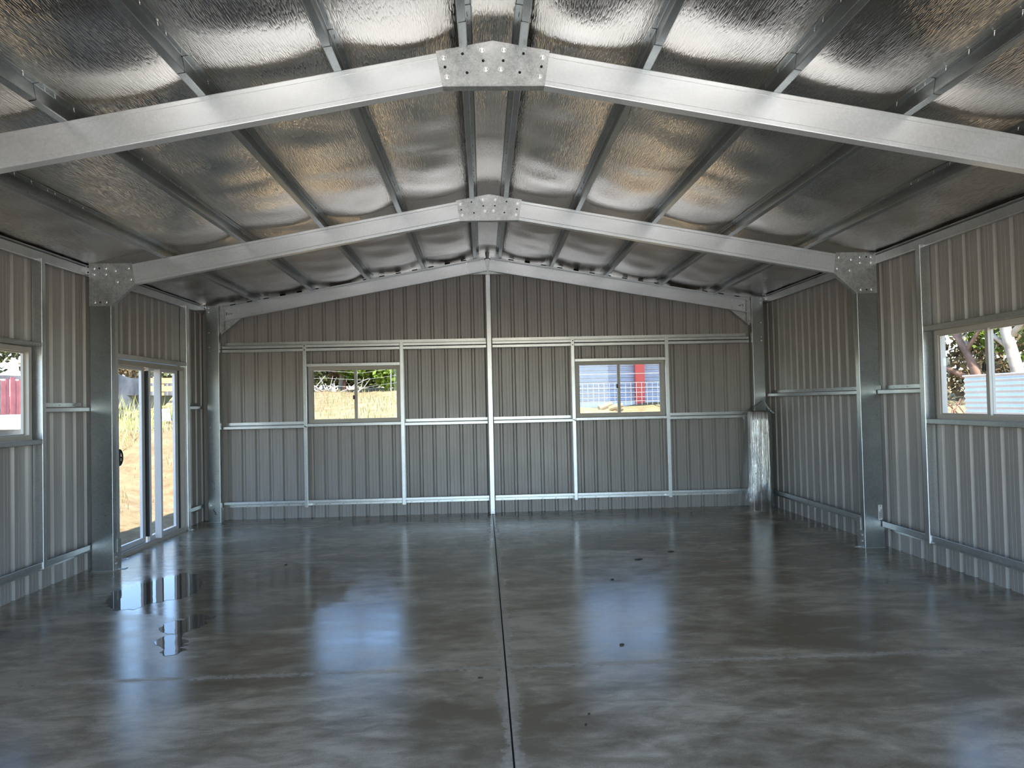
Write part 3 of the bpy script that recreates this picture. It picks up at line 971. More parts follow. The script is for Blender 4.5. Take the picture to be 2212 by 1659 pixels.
def window(n, f, u0, u1, z0, z1, um, latch_left, head, sill, sf, d_frame):
    """f(u, depth into the wall, z); sliding window, sash on the left of um when latch_left"""
    c = f(0.5 * (u0 + u1), d_frame, z0)
    t_ = thing('window_%d' % n, c, kind='structure')
    fw_ = 0.042
    d0, d1 = d_frame, d_frame + 0.07
    joinb(bar(f, u0, u1, d0, d1, z0, z0 + fw_), bar(f, u0, u1, d0, d1, z1 - fw_, z1),
          bar(f, u0, u0 + fw_, d0, d1, z0 + fw_, z1 - fw_), bar(f, u1 - fw_, u1, d0, d1, z0 + fw_, z1 - fw_)).build('window_frame', 'frame', t_)
    a, c2 = u0 + fw_, u1 - fw_
    za, zb = z0 + fw_, z1 - fw_
    for i, (p, q, dd) in enumerate(((a, um, d0 + (0.010 if latch_left else 0.035)), (um, c2, d0 + (0.035 if latch_left else 0.010)))):
        sw = 0.020
        p_, q_ = (p, q + (0.020 if i == 0 else 0)) if i == 0 else (p - 0.020, q)
        sash = joinb(bar(f, p_, q_, dd, dd + 0.022, za, za + 0.012), bar(f, p_, q_, dd, dd + 0.022, zb - 0.012, zb),
                     bar(f, p_, p_ + (sw if i == 0 else 0.040), dd, dd + 0.022, za + 0.012, zb - 0.012), bar(f, q_ - (0.040 if i == 0 else sw), q_, dd, dd + 0.022, za + 0.012, zb - 0.012)).build('sash', 'frame', t_)
        pane = bar(f, p_ + (sw if i == 0 else 0.038), q_ - (0.038 if i == 0 else sw), dd + 0.009, dd + 0.013, za + 0.010, zb - 0.010)
        pane.build('pane', 'glass', sash)
        joinb(bar(f, p_ + 0.02, p_ + 0.026, dd + 0.004, dd + 0.018, za + 0.012, zb - 0.012)).build('seal', 'black', sash)
        if (i == 0) == latch_left:
            lu = q_ - 0.045 if i == 0 else p_ + 0.045
            zc = za + 0.44 * (zb - za) if n == 1 else za + 0.55 * (zb - za)
            bar(f, lu - 0.012, lu + 0.012, dd - 0.018, dd + 0.002, zc - 0.028, zc + 0.028).build('latch', 'black', sash)
    hd = bar(f, head[0], head[1], sf, sf + 0.002, head[2], head[3])
    hd = joinb(hd, bar(f, head[0], head[1], sf, 0.0, head[2], head[2] + 0.002), bar(f, head[0], head[1], sf, sf + 0.07, head[3] - 0.002, head[3]))
    hd.build('head_channel', 'galv', t_)
    sl = joinb(bar(f, sill[0], sill[1], sf, sf + 0.002, sill[2], sill[3]), bar(f, sill[0], sill[1], sf, 0.0, sill[3] - 0.002, sill[3]),
               bar(f, sill[0], sill[1], sf, sf + 0.07, sill[2], sill[2] + 0.002))
    sl.build('sill_channel', 'galv', t_)
    return t_


fb_ = lambda u, d, z: (u, YB + d, z)
fl_ = lambda u, d, z: (XL - d, u, z)
fr_ = lambda u, d, z: (XR + d, u, z)
window(1, fb_, -2.535, -1.256, 1.321, 2.109, -1.884, True, (-2.546, -1.256, 2.108, 2.150), (-2.546, -1.256, 1.277, 1.316), -0.128, -0.07)
window(2, fb_, 1.202, 2.484, 1.321, 2.109, 1.830, True, (1.202, 2.485, 2.106, 2.146), (1.202, 2.485, 1.277, 1.314), -0.128, -0.07)
window(3, fl_, 5.34, 6.622, 1.320, 2.118, 5.97, True, (5.31, 6.667, 2.128, 2.162), (5.31, 6.667, 1.280, 1.322), -0.093, -0.03)
window(4, fr_, 5.25, 6.550, 1.318, 2.108, 5.880, False, (5.24, 6.627, 2.110, 2.156), (5.24, 6.627, 1.277, 1.320), -0.093, -0.035)

dr = thing('door_1', (-3.99, 8.9, 0), kind='structure')
d0 = -0.065
joinb(bar(fl_, 8.026, 8.075, d0, 0.04, 0.0, 2.100), bar(fl_, 9.790, 9.846, d0, 0.04, 0.0, 2.100), bar(fl_, 8.075, 9.790, d0, 0.04, 2.050, 2.100)).build('door_frame', 'frame', dr)
joinb(bar(fl_, 8.075, 9.790, d0 - 0.02, 0.05, 0.0, 0.030), bar(fl_, 8.075, 9.790, d0, d0 + 0.012, 0.030, 0.050)).build('sill_track', 'frame', dr)
joinb(bar(fl_, 8.024, 9.850, -0.093, -0.091, 2.115, 2.160), bar(fl_, 8.024, 9.850, -0.093, 0.0, 2.113, 2.115), bar(fl_, 8.024, 9.850, -0.093, -0.02, 2.158, 2.160)).build('head_channel', 'galv', dr)


def door_panel(u0, u1, dd, near_w, far_w, name):
    p = joinb(bar(fl_, u0, u1, dd, dd + 0.030, 0.034, 0.095), bar(fl_, u0, u1, dd, dd + 0.030, 2.012, 2.052),
              bar(fl_, u0, u0 + near_w, dd, dd + 0.030, 0.095, 2.012), bar(fl_, u1 - far_w, u1, dd, dd + 0.030, 0.095, 2.012)).build(name, 'frame_white', dr)
    bar(fl_, u0 + near_w - 0.004, u1 - far_w + 0.004, dd + 0.012, dd + 0.017, 0.090, 2.016).build('pane', 'glass', p)
    return p


lp = door_panel(8.078, 8.850, 0.004, 0.075, 0.075, 'door_panel')
rp = door_panel(8.880, 9.700, -0.032, 0.05, 0.085, 'door_panel')
# deep pull stile on the inner panel
tag(bar(fl_, 9.018, 9.062, -0.105, -0.030, 0.050, 2.036).build('pull_stile', 'frame_white', dr), 'deep pale stile')
bar(fl_, 8.862, 8.878, -0.030, 0.03, 0.095, 2.012).build('seal', 'black', dr)
bar(fl_, 9.705, 9.765, -0.030, 0.03, 0.045, 2.05).build('seal', 'black', dr)
# D-shaped pull with lock body on the near panel
hd = MB()
pts = [(-3.955 + 0.0, 8.085 + 0.075 * math.sin(a), 1.060 + 0.082 * math.cos(a)) for a in [math.pi * k / 14 for k in range(15)]]
hd.tube(pts, 0.010, 8)
hd.tube([(-3.955, 8.085, 0.975), (-3.955, 8.085, 1.145)], 0.012, 8)
hd.box(-3.985, -3.945, 8.075, 8.105, 1.00, 1.12)
hd.tube([(-3.965, 8.09, 1.045), (-3.950, 8.128, 1.062), (-3.950, 8.135, 1.035)], 0.008, 6)
hd.build('door_handle', 'black', dr, smooth=True)

# ------------------------------------------------------------------ wrapped insulation roll in the corner
rl = thing('insulation_roll', (3.70, 10.235, 0), 'tall silver foil insulation roll wrapped in loose clear plastic, standing in the back right corner', 'roll')
q = MB()
n = 40
rings = []
for z in (0.0, 0.003, 0.4, 0.8, 1.2, 1.350, 1.353):
    rr = 0.150 if 0.002 < z < 1.352 else 0.146
    rings.append([(3.70 + rr * math.cos(2 * math.pi * k / n) * (1 + 0.010 * math.sin(5 * 2 * math.pi * k / n + z)), 10.235 + rr * math.sin(2 * math.pi * k / n), z) for k in range(n)])
q.loft(rings)
q.build('foil_roll', 'rolled_foil', rl, smooth=False)
for pl in rl.children[0].data.polygons:
    pl.use_smooth = len(pl.vertices) == 4
spiral = MB()
pts = [(3.70 + (0.02 + 0.0085 * a) * math.cos(a), 10.235 + (0.02 + 0.0085 * a) * math.sin(a), 1.354) for a in [k * 0.4 for k in range(36)]]
spiral.tube(pts, 0.0025, 4)
spiral.build('roll_end', 'black', rl)
wr = MB()
rings = []
n = 56
rw = random.Random(3)
lv = [(0.0, 1.10), (0.03, 1.16), (0.08, 1.10), (0.16, 1.06), (0.3, 1.035), (0.5, 1.03), (0.75, 1.03), (1.0, 1.03), (1.2, 1.03), (1.34, 1.03), (1.375, 0.92), (1.42, 0.60), (1.46, 0.34), (1.50, 0.12)]
for z, k_ in lv:
    ring = []
    cx = 3.70 + (0.08 * max(0, (z - 1.36) / 0.14))
    for k in range(n):
        a = 2 * math.pi * k / n
        rr = 0.156 * k_
        left = max(0.0, math.cos(a - math.radians(200))) ** 2.2          # the loose side, pulled out towards the left
        rr += left * (0.055 + 0.20 * math.exp(-z / 0.22) + 0.06 * math.exp(-((z - 0.55) / 0.3) ** 2)) * (1 if z < 1.36 else 0.3)
        right = max(0.0, math.cos(a + math.radians(60))) ** 4
        rr += right * 0.06 * math.exp(-z / 0.12)
        rr += 0.006 * math.sin(7 * a + 5 * z) + 0.005 * math.sin(13 * a - 9 * z) + 0.004 * rw.uniform(-1, 1)
        y = 10.235 + rr * math.sin(a)
        ring.append((cx + rr * math.cos(a), min(y, 10.408), max(0.001, z + 0.006 * rw.uniform(-1, 1))))
    rings.append(ring)
wr.loft(rings, True, False)
wo = wr.build('plastic_wrap', 'plastic', rl, smooth=True)
tag(wo, 'loose clear plastic wrap')
tail = MB()
rings = []
for i in range(7):
    u = i / 6
    rings.append([(3.775 + 0.02 * u + (0.012 + 0.035 * u) * math.cos(a) + 0.11 * u * u, 10.215 - 0.02 * u + (0.012 + 0.02 * u) * math.sin(a), 1.497 - 0.17 * u + 0.01 * math.sin(3 * a)) for a in [2 * math.pi * k / 12 for k in range(12)]])
tail.loft(rings, True, False)
tail.build('wrap_tail', 'plastic', rl, smooth=True)


# ------------------------------------------------------------------ water and litter on the floor
def puddle(label, pts, seed):
    rr = random.Random(seed)
    # ragged outline
    out = []
    n = len(pts)
    for i in range(n):
        a, c = Vector(pts[i]), Vector(pts[(i + 1) % n])
        steps = max(3, int((c - a).length / 0.035))
        for k in range(steps):
            p = a.lerp(c, k / steps)
            j = 0.045 * math.sin(3.1 * (p.x * 9 + p.y * 4)) * rr.uniform(0, 1) + rr.uniform(-0.018, 0.018)
            nn = (c - a).normalized()
            out.append((p.x - nn.y * j, p.y + nn.x * j))
    mb = MB()
    cx, cy = sum(p[0] for p in out) / len(out), sum(p[1] for p in out) / len(out)
    top = [(p[0], p[1], 0.0012) for p in out]
    rim = [(cx + (p[0] - cx) * 1.012, cy + (p[1] - cy) * 1.012, 0.0002) for p in out]
    mb.add(top, [tuple(range(len(top)))])
    k = len(top)
    mb.add(rim + top, [(i, (i + 1) % k, k + (i + 1) % k, k + i) for i in range(k)])
    o = mb.build('puddle', 'water', None, loc=(cx, cy, 0))
    tag(o, label, 'puddle', 'puddles on the concrete')


puddle('larger thin puddle reflecting blue sky, on the concrete inside the glass door',
       [(-3.30, 6.62), (-3.16, 6.95), (-2.99, 7.28), (-2.81, 7.18), (-2.62, 6.86), (-2.56, 6.55), (-2.60, 6.27), (-2.73, 6.26), (-2.86, 6.02), (-2.99, 5.98), (-3.16, 6.25)], 4)
puddle('smaller ragged puddle reflecting blue sky, nearer the camera', [(-2.44, 5.44), (-2.40, 5.66), (-2.24, 5.80), (-2.12, 5.74), (-2.16, 5.52), (-2.20, 5.30), (-2.12, 5.20), (-2.04, 4.96), (-2.12, 4.86), (-2.28, 5.05), (-2.36, 5.22), (-2.24, 5.30)], 9)


def leaf_bit(x, y, sc, ang, seed):
    rr = random.Random(seed)
    mb = MB()
    n = 7
    ring = [(x + sc * (1 + 0.35 * rr.uniform(-1, 1)) * (math.cos(2 * math.pi * k / n) * math.cos(ang) - 0.5 * math.sin(2 * math.pi * k / n) * math.sin(ang)),
             y + sc * (1 + 0.35 * rr.uniform(-1, 1)) * (math.cos(2 * math.pi * k / n) * math.sin(ang) + 0.5 * math.sin(2 * math.pi * k / n) * math.cos(ang))) for k in range(n)]
    mb.loft([[(a, c, 0.001) for a, c in ring], [(x + (a - x) * 0.8, y + (c - y) * 0.8, 0.006 + 0.004 * rr.random()) for a, c in ring]])
    return mb


BITS = [(1.370, 7.255, 0.036, 0.2, 'largest dark leaf on the floor, right of the centre joint'),
        (0.984, 6.486, 0.016, 0.4, 'dark speck of litter on the floor below the back right window'),
        (0.743, 4.755, 0.013, 0.0, 'small dark crumb just beyond the pale cross joint'),
        (-0.149, 4.268, 0.014, 0.1, 'small brown crumb left of the centre joint, nearer than the cross joint'),
        (0.389, 3.726, 0.008, 0.3, 'upper of two tiny dark crumbs right of the centre joint near the camera'),
        (0.359, 3.606, 0.010, 0.9, 'lower of two tiny dark crumbs right of the centre joint near the camera'),
        (1.768, 7.580, 0.030, 0.1, 'thin dark leaf lying on the far cross joint'),
        (-2.075, 7.50, 0.024, 1.2, 'upright dark leaf fragment on the wet floor near the glass door'),
        (-2.134, 5.537, 0.012, 0.5, 'dark crumb at the right edge of the smaller puddle')]
for i, (x, y, sc, an, lab) in enumerate(BITS):
    o = leaf_bit(x, y, sc, an, i + 20).build('leaf_litter', 'debris', None, loc=(x, y, 0))
    tag(o, lab, 'leaf', 'litter on the floor')
tw = MB().tube([(1.99, 7.14, 0.004), (2.06, 7.10, 0.007), (2.14, 7.04, 0.005), (2.23, 7.03, 0.004)], [0.003, 0.004, 0.004, 0.002], 6)
tag(tw.build('twig', 'bark_brown', None, loc=(2.1, 7.07, 0)), 'short reddish twig on the floor before the right wall', 'twig')

# ================================================================== OUTSIDE
def ground_z(x, y):
    n_ = 0.05 * math.sin(1.7 * x + 0.6 * y) + 0.04 * math.sin(2.9 * y - 1.3 * x) + 0.02 * math.sin(7 * x + 5 * y)
    a = min(1.08, max(0.0, (-x - 4.5) * 0.27))
    c = min(0.85, max(0.0, (x - 4.6) * 0.22))
    d = min(1.2, max(0.0, (y - 11.7) * 0.42)) + max(0.0, (y - 15.0)) * 0.052
    if y < -2:
        d = 0
    if y > 40:
        d = 1.2 + 25 * 0.052
    base = max(a, c, d) if y > 0 else max(a, c) * max(0.0, 1 + y / 4)
    pad = min(1.0, max(0.0, max(abs(x) - 4.35, y - 11.0, -y + 0.1)) / 1.0)
    return -0.06 + base + n_ * pad - (0.12 if abs(x) < 6.1 and -14.2 < y < 0.2 else 0)


g = MB()
gx = [-70 + 4 * i for i in range(13)] + [-20 + 0.5 * i for i in range(81)] + [24 + 4 * i for i in range(13)]
gy = [-60 + 6 * i for i in range(10)] + [-2 + 0.5 * i for i in range(97)] + [50 + 5 * i for i in range(11)]
W_ = len(gx)
g.add([(x, y, ground_z(x, y) if not (abs(x) < 4.31 and 0.1 < y < 10.95) else -0.14) for y in gy for x in gx],
      [(j * W_ + i, j * W_ + i + 1, (j + 1) * W_ + i + 1, (j + 1) * W_ + i) for j in range(len(gy) - 1) for i in range(W_ - 1)])
tag(g.build('ground', 'ground', None, smooth=True), kind='structure')


def blades(n, area, h0, h1, wd, mat, name, lab, seed, cond=None, lean=0.3):
    rr = random.Random(seed)
    mb = MB()
    c = 0
    while c < n:
        x, y = rr.uniform(area[0], area[1]), rr.uniform(area[2], area[3])
        if cond and not cond(x, y, rr):
            c += 0.2
            continue
        c += 1
        z = ground_z(x, y) - 0.01
        hh = rr.uniform(h0, h1)
        a = rr.uniform(0, 6.28)
        lx, ly = hh * lean * rr.uniform(-1, 1), hh * lean * rr.uniform(-1, 1)
        ca, sa = wd * math.cos(a), wd * math.sin(a)
        mb.add([(x - ca, y - sa, z), (x + ca, y + sa, z), (x + lx * 0.5 + ca * 0.6, y + ly * 0.5 + sa * 0.6, z + hh * 0.6), (x + lx, y + ly, z + hh), (x + lx * 0.5 - ca * 0.6, y + ly * 0.5 - sa * 0.6, z + hh * 0.6)], [(0, 1, 2, 3, 4)])
    o = mb.build(name, mat)
    tag(o, lab, 'grass', None, 'stuff')
    return o


blades(5200, (-9.6, -5.2, 9.0, 20.5), 0.03, 0.14, 0.008, 'dry_grass', 'dry_grass', 'sparse dry grass on the bank outside the glass door', 5, lambda x, y, r: r.random() < 0.25 + 0.75 * (x < -6.6))
blades(620, (-8.0, -6.6, 13.4, 16.2), 0.2, 0.78, 0.006, 'green_grass', 'tall_weeds', 'tall yellow-green weeds outside the left pane of the glass door', 6, None, 0.35)
blades(700, (-8.6, -7.6, 18.4, 20.6), 0.1, 0.3, 0.012, 'green_grass', 'short_weeds', 'short green weeds below the timber pallet', 8)
blades(5200, (-11.5, 0.6, 15.0, 38.0), 0.05, 0.22, 0.012, 'dry_grass', 'field_grass', 'dry yellow grass of the field behind the shed', 7)
blades(500, (-8.6, -6.9, 11.6, 14.0), 0.15, 0.45, 0.008, 'dry_grass', 'dry_weeds', 'dry weeds sprouting around the white rubble', 18)

tag(MB().box(-6.0, 6.0, -14.0, 0.2, -0.16, -0.012).build('bounce_slab', 'bounce_concrete'), kind='structure')  # unseen slab added to bounce more neutral light into the shed

# paling fence on the left boundary
pf = thing('paling_fence', (-10.0, 20.0, 0.9), 'weathered timber paling fence beyond the glass door and left window', 'fence')
rr = random.Random(11)
pal = {k: MB().box(-0.011, 0.011, -0.070, 0.070, 0.0, 1.0).mesh('paling', k) for k in ('paling', 'paling_light', 'paling_red')}
y = 12.4
i = 0
while y < 30.0:
    top = 2.26 + 0.028 * (y - 15.0) + rr.uniform(-0.05, 0.03)
    z = ground_z(-10.0, y) - 0.05
    kind = ('paling_red' if y < 17.6 and rr.random() < 0.8 else rr.choice(('paling', 'paling', 'paling_light')))
    o = place(pal[kind], 'paling', pf, (-10.0 + (0.016 if i % 2 else 0) + rr.uniform(-0.004, 0.004), y, z), (rr.uniform(-0.015, 0.015), 0, rr.uniform(-0.08, 0.08)))
    o.scale = (1, rr.uniform(0.9, 1.0), top - z)
    y += 0.150
    i += 1
for dzr in (0.45, 1.15):
    MB().prism([(-10.06, 12.3, 1.05 + dzr), (-10.02, 12.3, 1.05 + dzr), (-10.02, 12.3, 1.13 + dzr), (-10.06, 12.3, 1.13 + dzr)], (0, 17.8, 0.35)).build('fence_rail', 'paling', pf)
sc_ = MB()
rows = []
for j in range(9):
    v = j / 8
    rows.append([(-9.93 + 0.03 * math.sin(9 * u + 4 * v) + 0.05 * v * math.sin(14 * u), 19.9 + 2.15 * u, 2.50 + 0.03 * u - 1.35 * v + 0.05 * math.sin(6 * u) * (1 - v)) for u in [k / 20 for k in range(21)]])
sc_.loft(rows, False, False)
so = sc_.build('shade_cloth', 'cloth', None, smooth=True, loc=(-9.93, 20.9, 1.1))
tag(so, 'dark shade cloth hung over the timber fence beyond the glass door', 'cloth')
for nm, mk, yy, hh in (('pink_post', 'pink', 21.5, 3.6), ('yellow_post', 'yellow', 22.45, 3.4)):
    o = MB().tube([(-10.9, yy, 0.8), (-10.9, yy, hh)], 0.14 if mk == 'pink' else 0.09, 12)
    o.tube([(-10.9, yy, hh), (-10.9, yy, hh + 0.05)], 0.12 if mk == 'pink' else 0.07, 12)
    tag(o.build(nm.replace('pink_post', 'play_post').replace('yellow_post', 'play_post'), mk, None, True, (-10.9, yy, 0.8)), 'tall %s post rising behind the timber fence' % mk, 'post')


# wheelbarrow and pallet stand square to the slope
def local(o, e, f_):
    """e along the fence-facing width, f towards the shed"""
    E = Vector((0.911, 0.412, 0))
    Fd = Vector((0.412, -0.911, 0))
    return lambda a, c, z: tuple(Vector(o) + E * a + Fd * c + Vector((0, 0, z)))


wz = ground_z(-8.0, 18.2)
W = local((-8.0, 18.2, wz), 0, 0)
wb = thing('wheelbarrow', (-8.0, 18.2, wz), 'olive wheelbarrow standing on the bank beyond the glass door', 'wheelbarrow')
q = MB()
r0 = [W(-.24, -.16, .30), W(.22, -.16, .30), W(.22, .16, .30), W(-.24, .16, .30)]
r1 = [W(-.50, -.30, .62), W(.46, -.30, .60), W(.46, .30, .60), W(-.50, .30, .62)]
r2 = [W(-.53, -.33, .625), W(.49, -.33, .605), W(.49, .33, .605), W(-.53, .33, .625)]
i1 = [W(-.48, -.28, .61), W(.44, -.28, .59), W(.44, .28, .59), W(-.48, .28, .61)]
i0 = [W(-.22, -.14, .32), W(.20, -.14, .32), W(.20, .14, .32), W(-.22, .14, .32)]
q.loft([r0, r1, r2, i1, i0])
q.build('tray', 'tray', wb)
for e in (-1, 1):
    MB().tube([W(.10, e * .22, .30), W(.16, e * .25, .02)], 0.02, 8).build('leg', 'silver', wb)
    MB().tube([W(-.58, e * .10, .20), W(-.1, e * .16, .27), W(.5, e * .22, .40), W(.98, e * .27, .56)], 0.018, 8).build('handle', 'yellow_wood', wb)
whl = MB()
c = Vector(W(-.62, 0, .19))
Ee, Zz, Ff = Vector((0.911, 0.412, 0)), Vector((0, 0, 1)), Vector((0.412, -0.911, 0))
rings = []
for k in range(20):
    a = 2 * math.pi * k / 20
    rad = Ee * math.cos(a) + Zz * math.sin(a)
    rings.append([c + rad * (0.15 + 0.04 * math.cos(b_)) + Ff * (0.04 * math.sin(b_)) for b_ in [2 * math.pi * m_ / 8 for m_ in range(8)]])
rings.append(rings[0])
whl.loft(rings, True, False)
whl.tube([c - Ff * 0.05, c + Ff * 0.05], 0.11, 14)
whl.build('wheel', 'rubber', wb, smooth=True)
# sheet metal scrap leaning on its front
sm = MB().prism([W(.02, .42, 0.0), W(.40, .46, 0.0), W(.36, .36, .30), W(.10, .34, .26)], (0.01, -0.02, 0.01))
tag(sm.build('metal_sheet', 'silver', None, loc=W(.2, .4, 0)), 'crumpled grey metal sheet leaning in front of the wheelbarrow', 'metal sheet')

pz = ground_z(-8.75, 20.6)
W = local((-8.75, 20.6, pz), 0, 0)
pt = thing('timber_pallet', (-8.75, 20.6, pz), 'yellow timber pallet standing on edge against the fence behind the wheelbarrow', 'pallet')
for z0, z1 in ((0.02, 0.13), (0.20, 0.32), (0.42, 0.52), (0.64, 0.78), (0.86, 1.00)):
    q = MB()
    q.prism([W(-.56, 0, z0), W(.56, 0, z0), W(.56, 0, z1), W(-.56, 0, z1)], tuple(Vector((0.412, -0.911, 0)) * 0.022))
    q.build('board', 'yellow_wood', pt)
for a in (-.46, -.02, .42):
    q = MB().prism([W(a - .05, -.09, 0.0), W(a + .05, -.09, 0.0), W(a + .05, -.09, 1.0), W(a - .05, -.09, 1.0)], tuple(Vector((0.412, -0.911, 0)) * 0.088))
    q.build('bearer', 'yellow_wood', pt)
q = MB().prism([W(-.40, .03, 0.30), W(-.32, .03, 0.26), W(.62, .03, 0.50), W(.60, .03, 0.58)], tuple(Vector((0.412, -0.911, 0)) * 0.022))
q.build('diagonal_board', 'yellow_wood', pt)


# rubble outside the left window
def chunk(x, y, z, sx, sy, sz, seed):
    rr = random.Random(seed)
    bm = bmesh.new()
    bmesh.ops.create_icosphere(bm, subdivisions=2, radius=1)
    for v in bm.verts:
        k = 1 + rr.uniform(-0.22, 0.18)
        v.co = Vector((max(-.75, min(.75, v.co.x * k)) * sx, max(-.75, min(.75, v.co.y * k)) * sy, max(-.6, min(.6, v.co.z * k)) * sz))
    mb = MB()
    mb.add([(x + v.co.x, y + v.co.y, z + v.co.z) for v in bm.verts], [tuple(v.index for v in f_.verts) for f_ in bm.faces])
    bm.free()
    return mb


rb = [(-7.25, 11.70, .55, .40, .34, 'nearest white concrete lump of the rubble heap outside the left window'), (-7.55, 12.35, .46, .42, .40, 'second white concrete lump of the rubble heap outside the left window'),
      (-7.75, 11.45, .44, .50, .40, 'third white concrete lump, low at the back of the rubble heap'), (-7.20, 12.55, .34, .30, .26, 'small white concrete lump at the far end of the rubble heap'),
      (-7.50, 11.95, .50, .40, .32, 'topmost white slab lying on the rubble heap')]
for i, (x, y, sx, sy, sz, lab) in enumerate(rb):
    gz = ground_z(x, y)
    z = gz + sz * 0.45 + (0.46 if i == 4 else (0.05 if i < 3 else 0.0))
    o = chunk(x, y, z, sx, sy, sz * 1.35 if i != 4 else sz * 0.6, i + 3).build('rubble_lump', 'rubble', None, loc=(x, y, gz))
    tag(o, lab, 'rubble', 'white rubble heap')


# ------------------------------------------------------------------ trees
def tree(name, label, x, y, crown, n, leaf, mat, trunk=None, bark='bark_brown', seed=0, flat=0.5, cat='tree', group=None):
    rr = random.Random(seed)
    gz = ground_z(x, y)
    t_ = thing(name, (x, y, gz), label, cat, group)
    mb = MB()
    cx, cy, cz, rx, ry, rz = crown
    lobes = [(cx + rx * rr.uniform(-.62, .62), cy + ry * rr.uniform(-.62, .62), cz + rz * rr.uniform(-.6, .6), rr.uniform(.28, .50)) for _ in range(11)]
    for _ in range(n):
        lx, ly, lz, lr = rr.choice(lobes)
        a, bb = rr.uniform(0, 6.283), rr.uniform(-1, 1)
        q = math.sqrt(1 - bb * bb)
        k = lr * (rr.random() ** 0.35)
        p = Vector((lx + rx * k * q * math.cos(a), ly + ry * k * q * math.sin(a), lz + rz * k * bb))
        d1 = Vector((rr.uniform(-1, 1), rr.uniform(-1, 1), rr.uniform(-1, 1))).normalized() * leaf
        d2 = d1.cross(Vector((rr.uniform(-1, 1), rr.uniform(-1, 1), rr.uniform(-1, 1)))).normalized() * leaf * flat
        mb.add([p - d1, p + d2, p + d1, p - d2], [(0, 1, 2, 3)])
    tag(mb.build('crown', mat, t_), kind='stuff')
    if trunk:
        for k, (pts, rad) in enumerate(trunk):
            MB().tube([(px, py, pz_) for px, py, pz_ in pts], rad, 10).build('trunk' if k == 0 else 'branch', bark, t_, smooth=True)
    return t_


LT = 'trees beyond the timber fence'
tree('leafy_tree', 'olive tree beyond the fence, seen over the red palings through the left window', -12.6, 19.2, (-12.6, 19.4, 3.1, 1.5, 1.7, 1.1), 1500, 0.10, 'leaf_olive', [([(-12.6, 19.2, .9), (-12.5, 19.3, 2.4), (-12.7, 19.4, 3.6)], [.14, .11, .07])], seed=1, group=LT)
tree('leafy_tree', 'brown-green tree beyond the fence, first above the shade cloth', -13.0, 25.6, (-13, 25.6, 3.1, 1.9, 2.0, 1.0), 1500, 0.11, 'leaf_brown', [([(-13, 25.6, 1.0), (-12.9, 25.7, 3.6)], [.15, .08])], seed=2, group=LT)
tree('leafy_tree', 'olive tree beyond the fence, over the pallet', -13.4, 30.0, (-13.4, 30, 3.2, 2.0, 2.2, 1.0), 1500, 0.12, 'leaf_olive', [([(-13.4, 30, 1.4), (-13.3, 30, 3.7)], [.16, .09])], seed=3, group=LT)
BT = 'trees and bushes at the end of the field'
tree('bushy_tree', 'bright green bushy tree in the right pane of the back left window', -4.7, 36.0, (-4.7, 36, 4.4, 2.0, 1.8, 2.0), 6500, 0.15, 'leaf_green', [([(-4.7, 36, 2.2), (-4.6, 36, 3.4)], [.14, .10])], seed=5, group=BT)
tree('bushy_tree', 'bright green bush between the panes of the back left window', -6.3, 37.0, (-6.3, 37, 3.7, 1.1, 1.1, 1.3), 3000, 0.12, 'leaf_green', [([(-6.3, 37, 2.2), (-6.3, 37, 3.0)], [.10, .07])], seed=6, group=BT)
tree('bushy_tree', 'straggly olive tree at the left edge of the back left window', -8.7, 37.5, (-8.7, 37.5, 4.5, 2.0, 1.6, 1.9), 4000, 0.13, 'leaf_olive', [([(-8.6, 37.5, 2.2), (-8.4, 37.5, 3.2), (-8.9, 37.5, 4.2)], [.13, .10, .06]), ([(-8.4, 37.5, 3.0), (-7.6, 37.4, 4.2)], [.07, .03])], seed=7, group=BT)
tree('bushy_tree', 'brown withered tree left of the bright green ones', -7.3, 38.0, (-7.3, 38, 4.2, 1.1, 1.1, 1.5), 2200, 0.12, 'leaf_brown', [([(-7.3, 38, 2.2), (-7.2, 38, 3.2), (-7.5, 38, 4.3)], [.12, .09, .05]), ([(-7.2, 38, 3.0), (-6.7, 37.8, 4.0)], [.06, .03]), ([(-7.25, 38, 3.1), (-7.9, 37.8, 4.1)], [.06, .03])], bark='dead_wood', seed=8, group=BT)
tree('bushy_tree', 'dark tree at the far end of the field, behind the others', -2.4, 41.0, (-2.4, 41, 4.6, 2.2, 1.6, 2.2), 2200, 0.13, 'leaf_olive', [([(-2.4, 41, 2.4), (-2.4, 41, 3.6)], [.15, .1])], seed=9, group=BT)
for i, (x, y, lab) in enumerate(((-11.0, 43.5, 'dense dark tree at the far end of the field, first of three'), (-8.2, 44.0, 'dense dark tree at the far end of the field, second of three'),
                                 (-5.6, 44.5, 'dense dark tree at the far end of the field, third of three'))):
    tree('bushy_tree', lab, x, y, (x, y, 4.4, 2.3, 1.6, 2.2), 3600, 0.20, 'leaf_green' if i == 2 else 'leaf_olive', [([(x, y, 2.4), (x, y, 3.4)], [.16, .1])], seed=50 + i, group=BT)
# fallen branches
db = thing('branch_pile', (-6.8, 34.5, 2.15), 'pile of bleached dead branches at the edge of the field', 'branches')
rr = random.Random(31)
for k in range(22):
    x, y = -6.9 + rr.uniform(-1.2, 1.2), 34.5 + rr.uniform(-.5, .5)
    z = ground_z(x, y) + 0.03
    a = rr.uniform(0, 6.28)
    L_ = rr.uniform(0.5, 1.3)
    MB().tube([(x, y, z), (x + .5 * L_ * math.cos(a), y + .3 * L_ * math.sin(a), z + rr.uniform(.05, .35)), (x + L_ * math.cos(a), y + .6 * L_ * math.sin(a), z + rr.uniform(.1, .75))], [.035, .025, .010], 6).build('dead_branch', 'dead_wood', db)
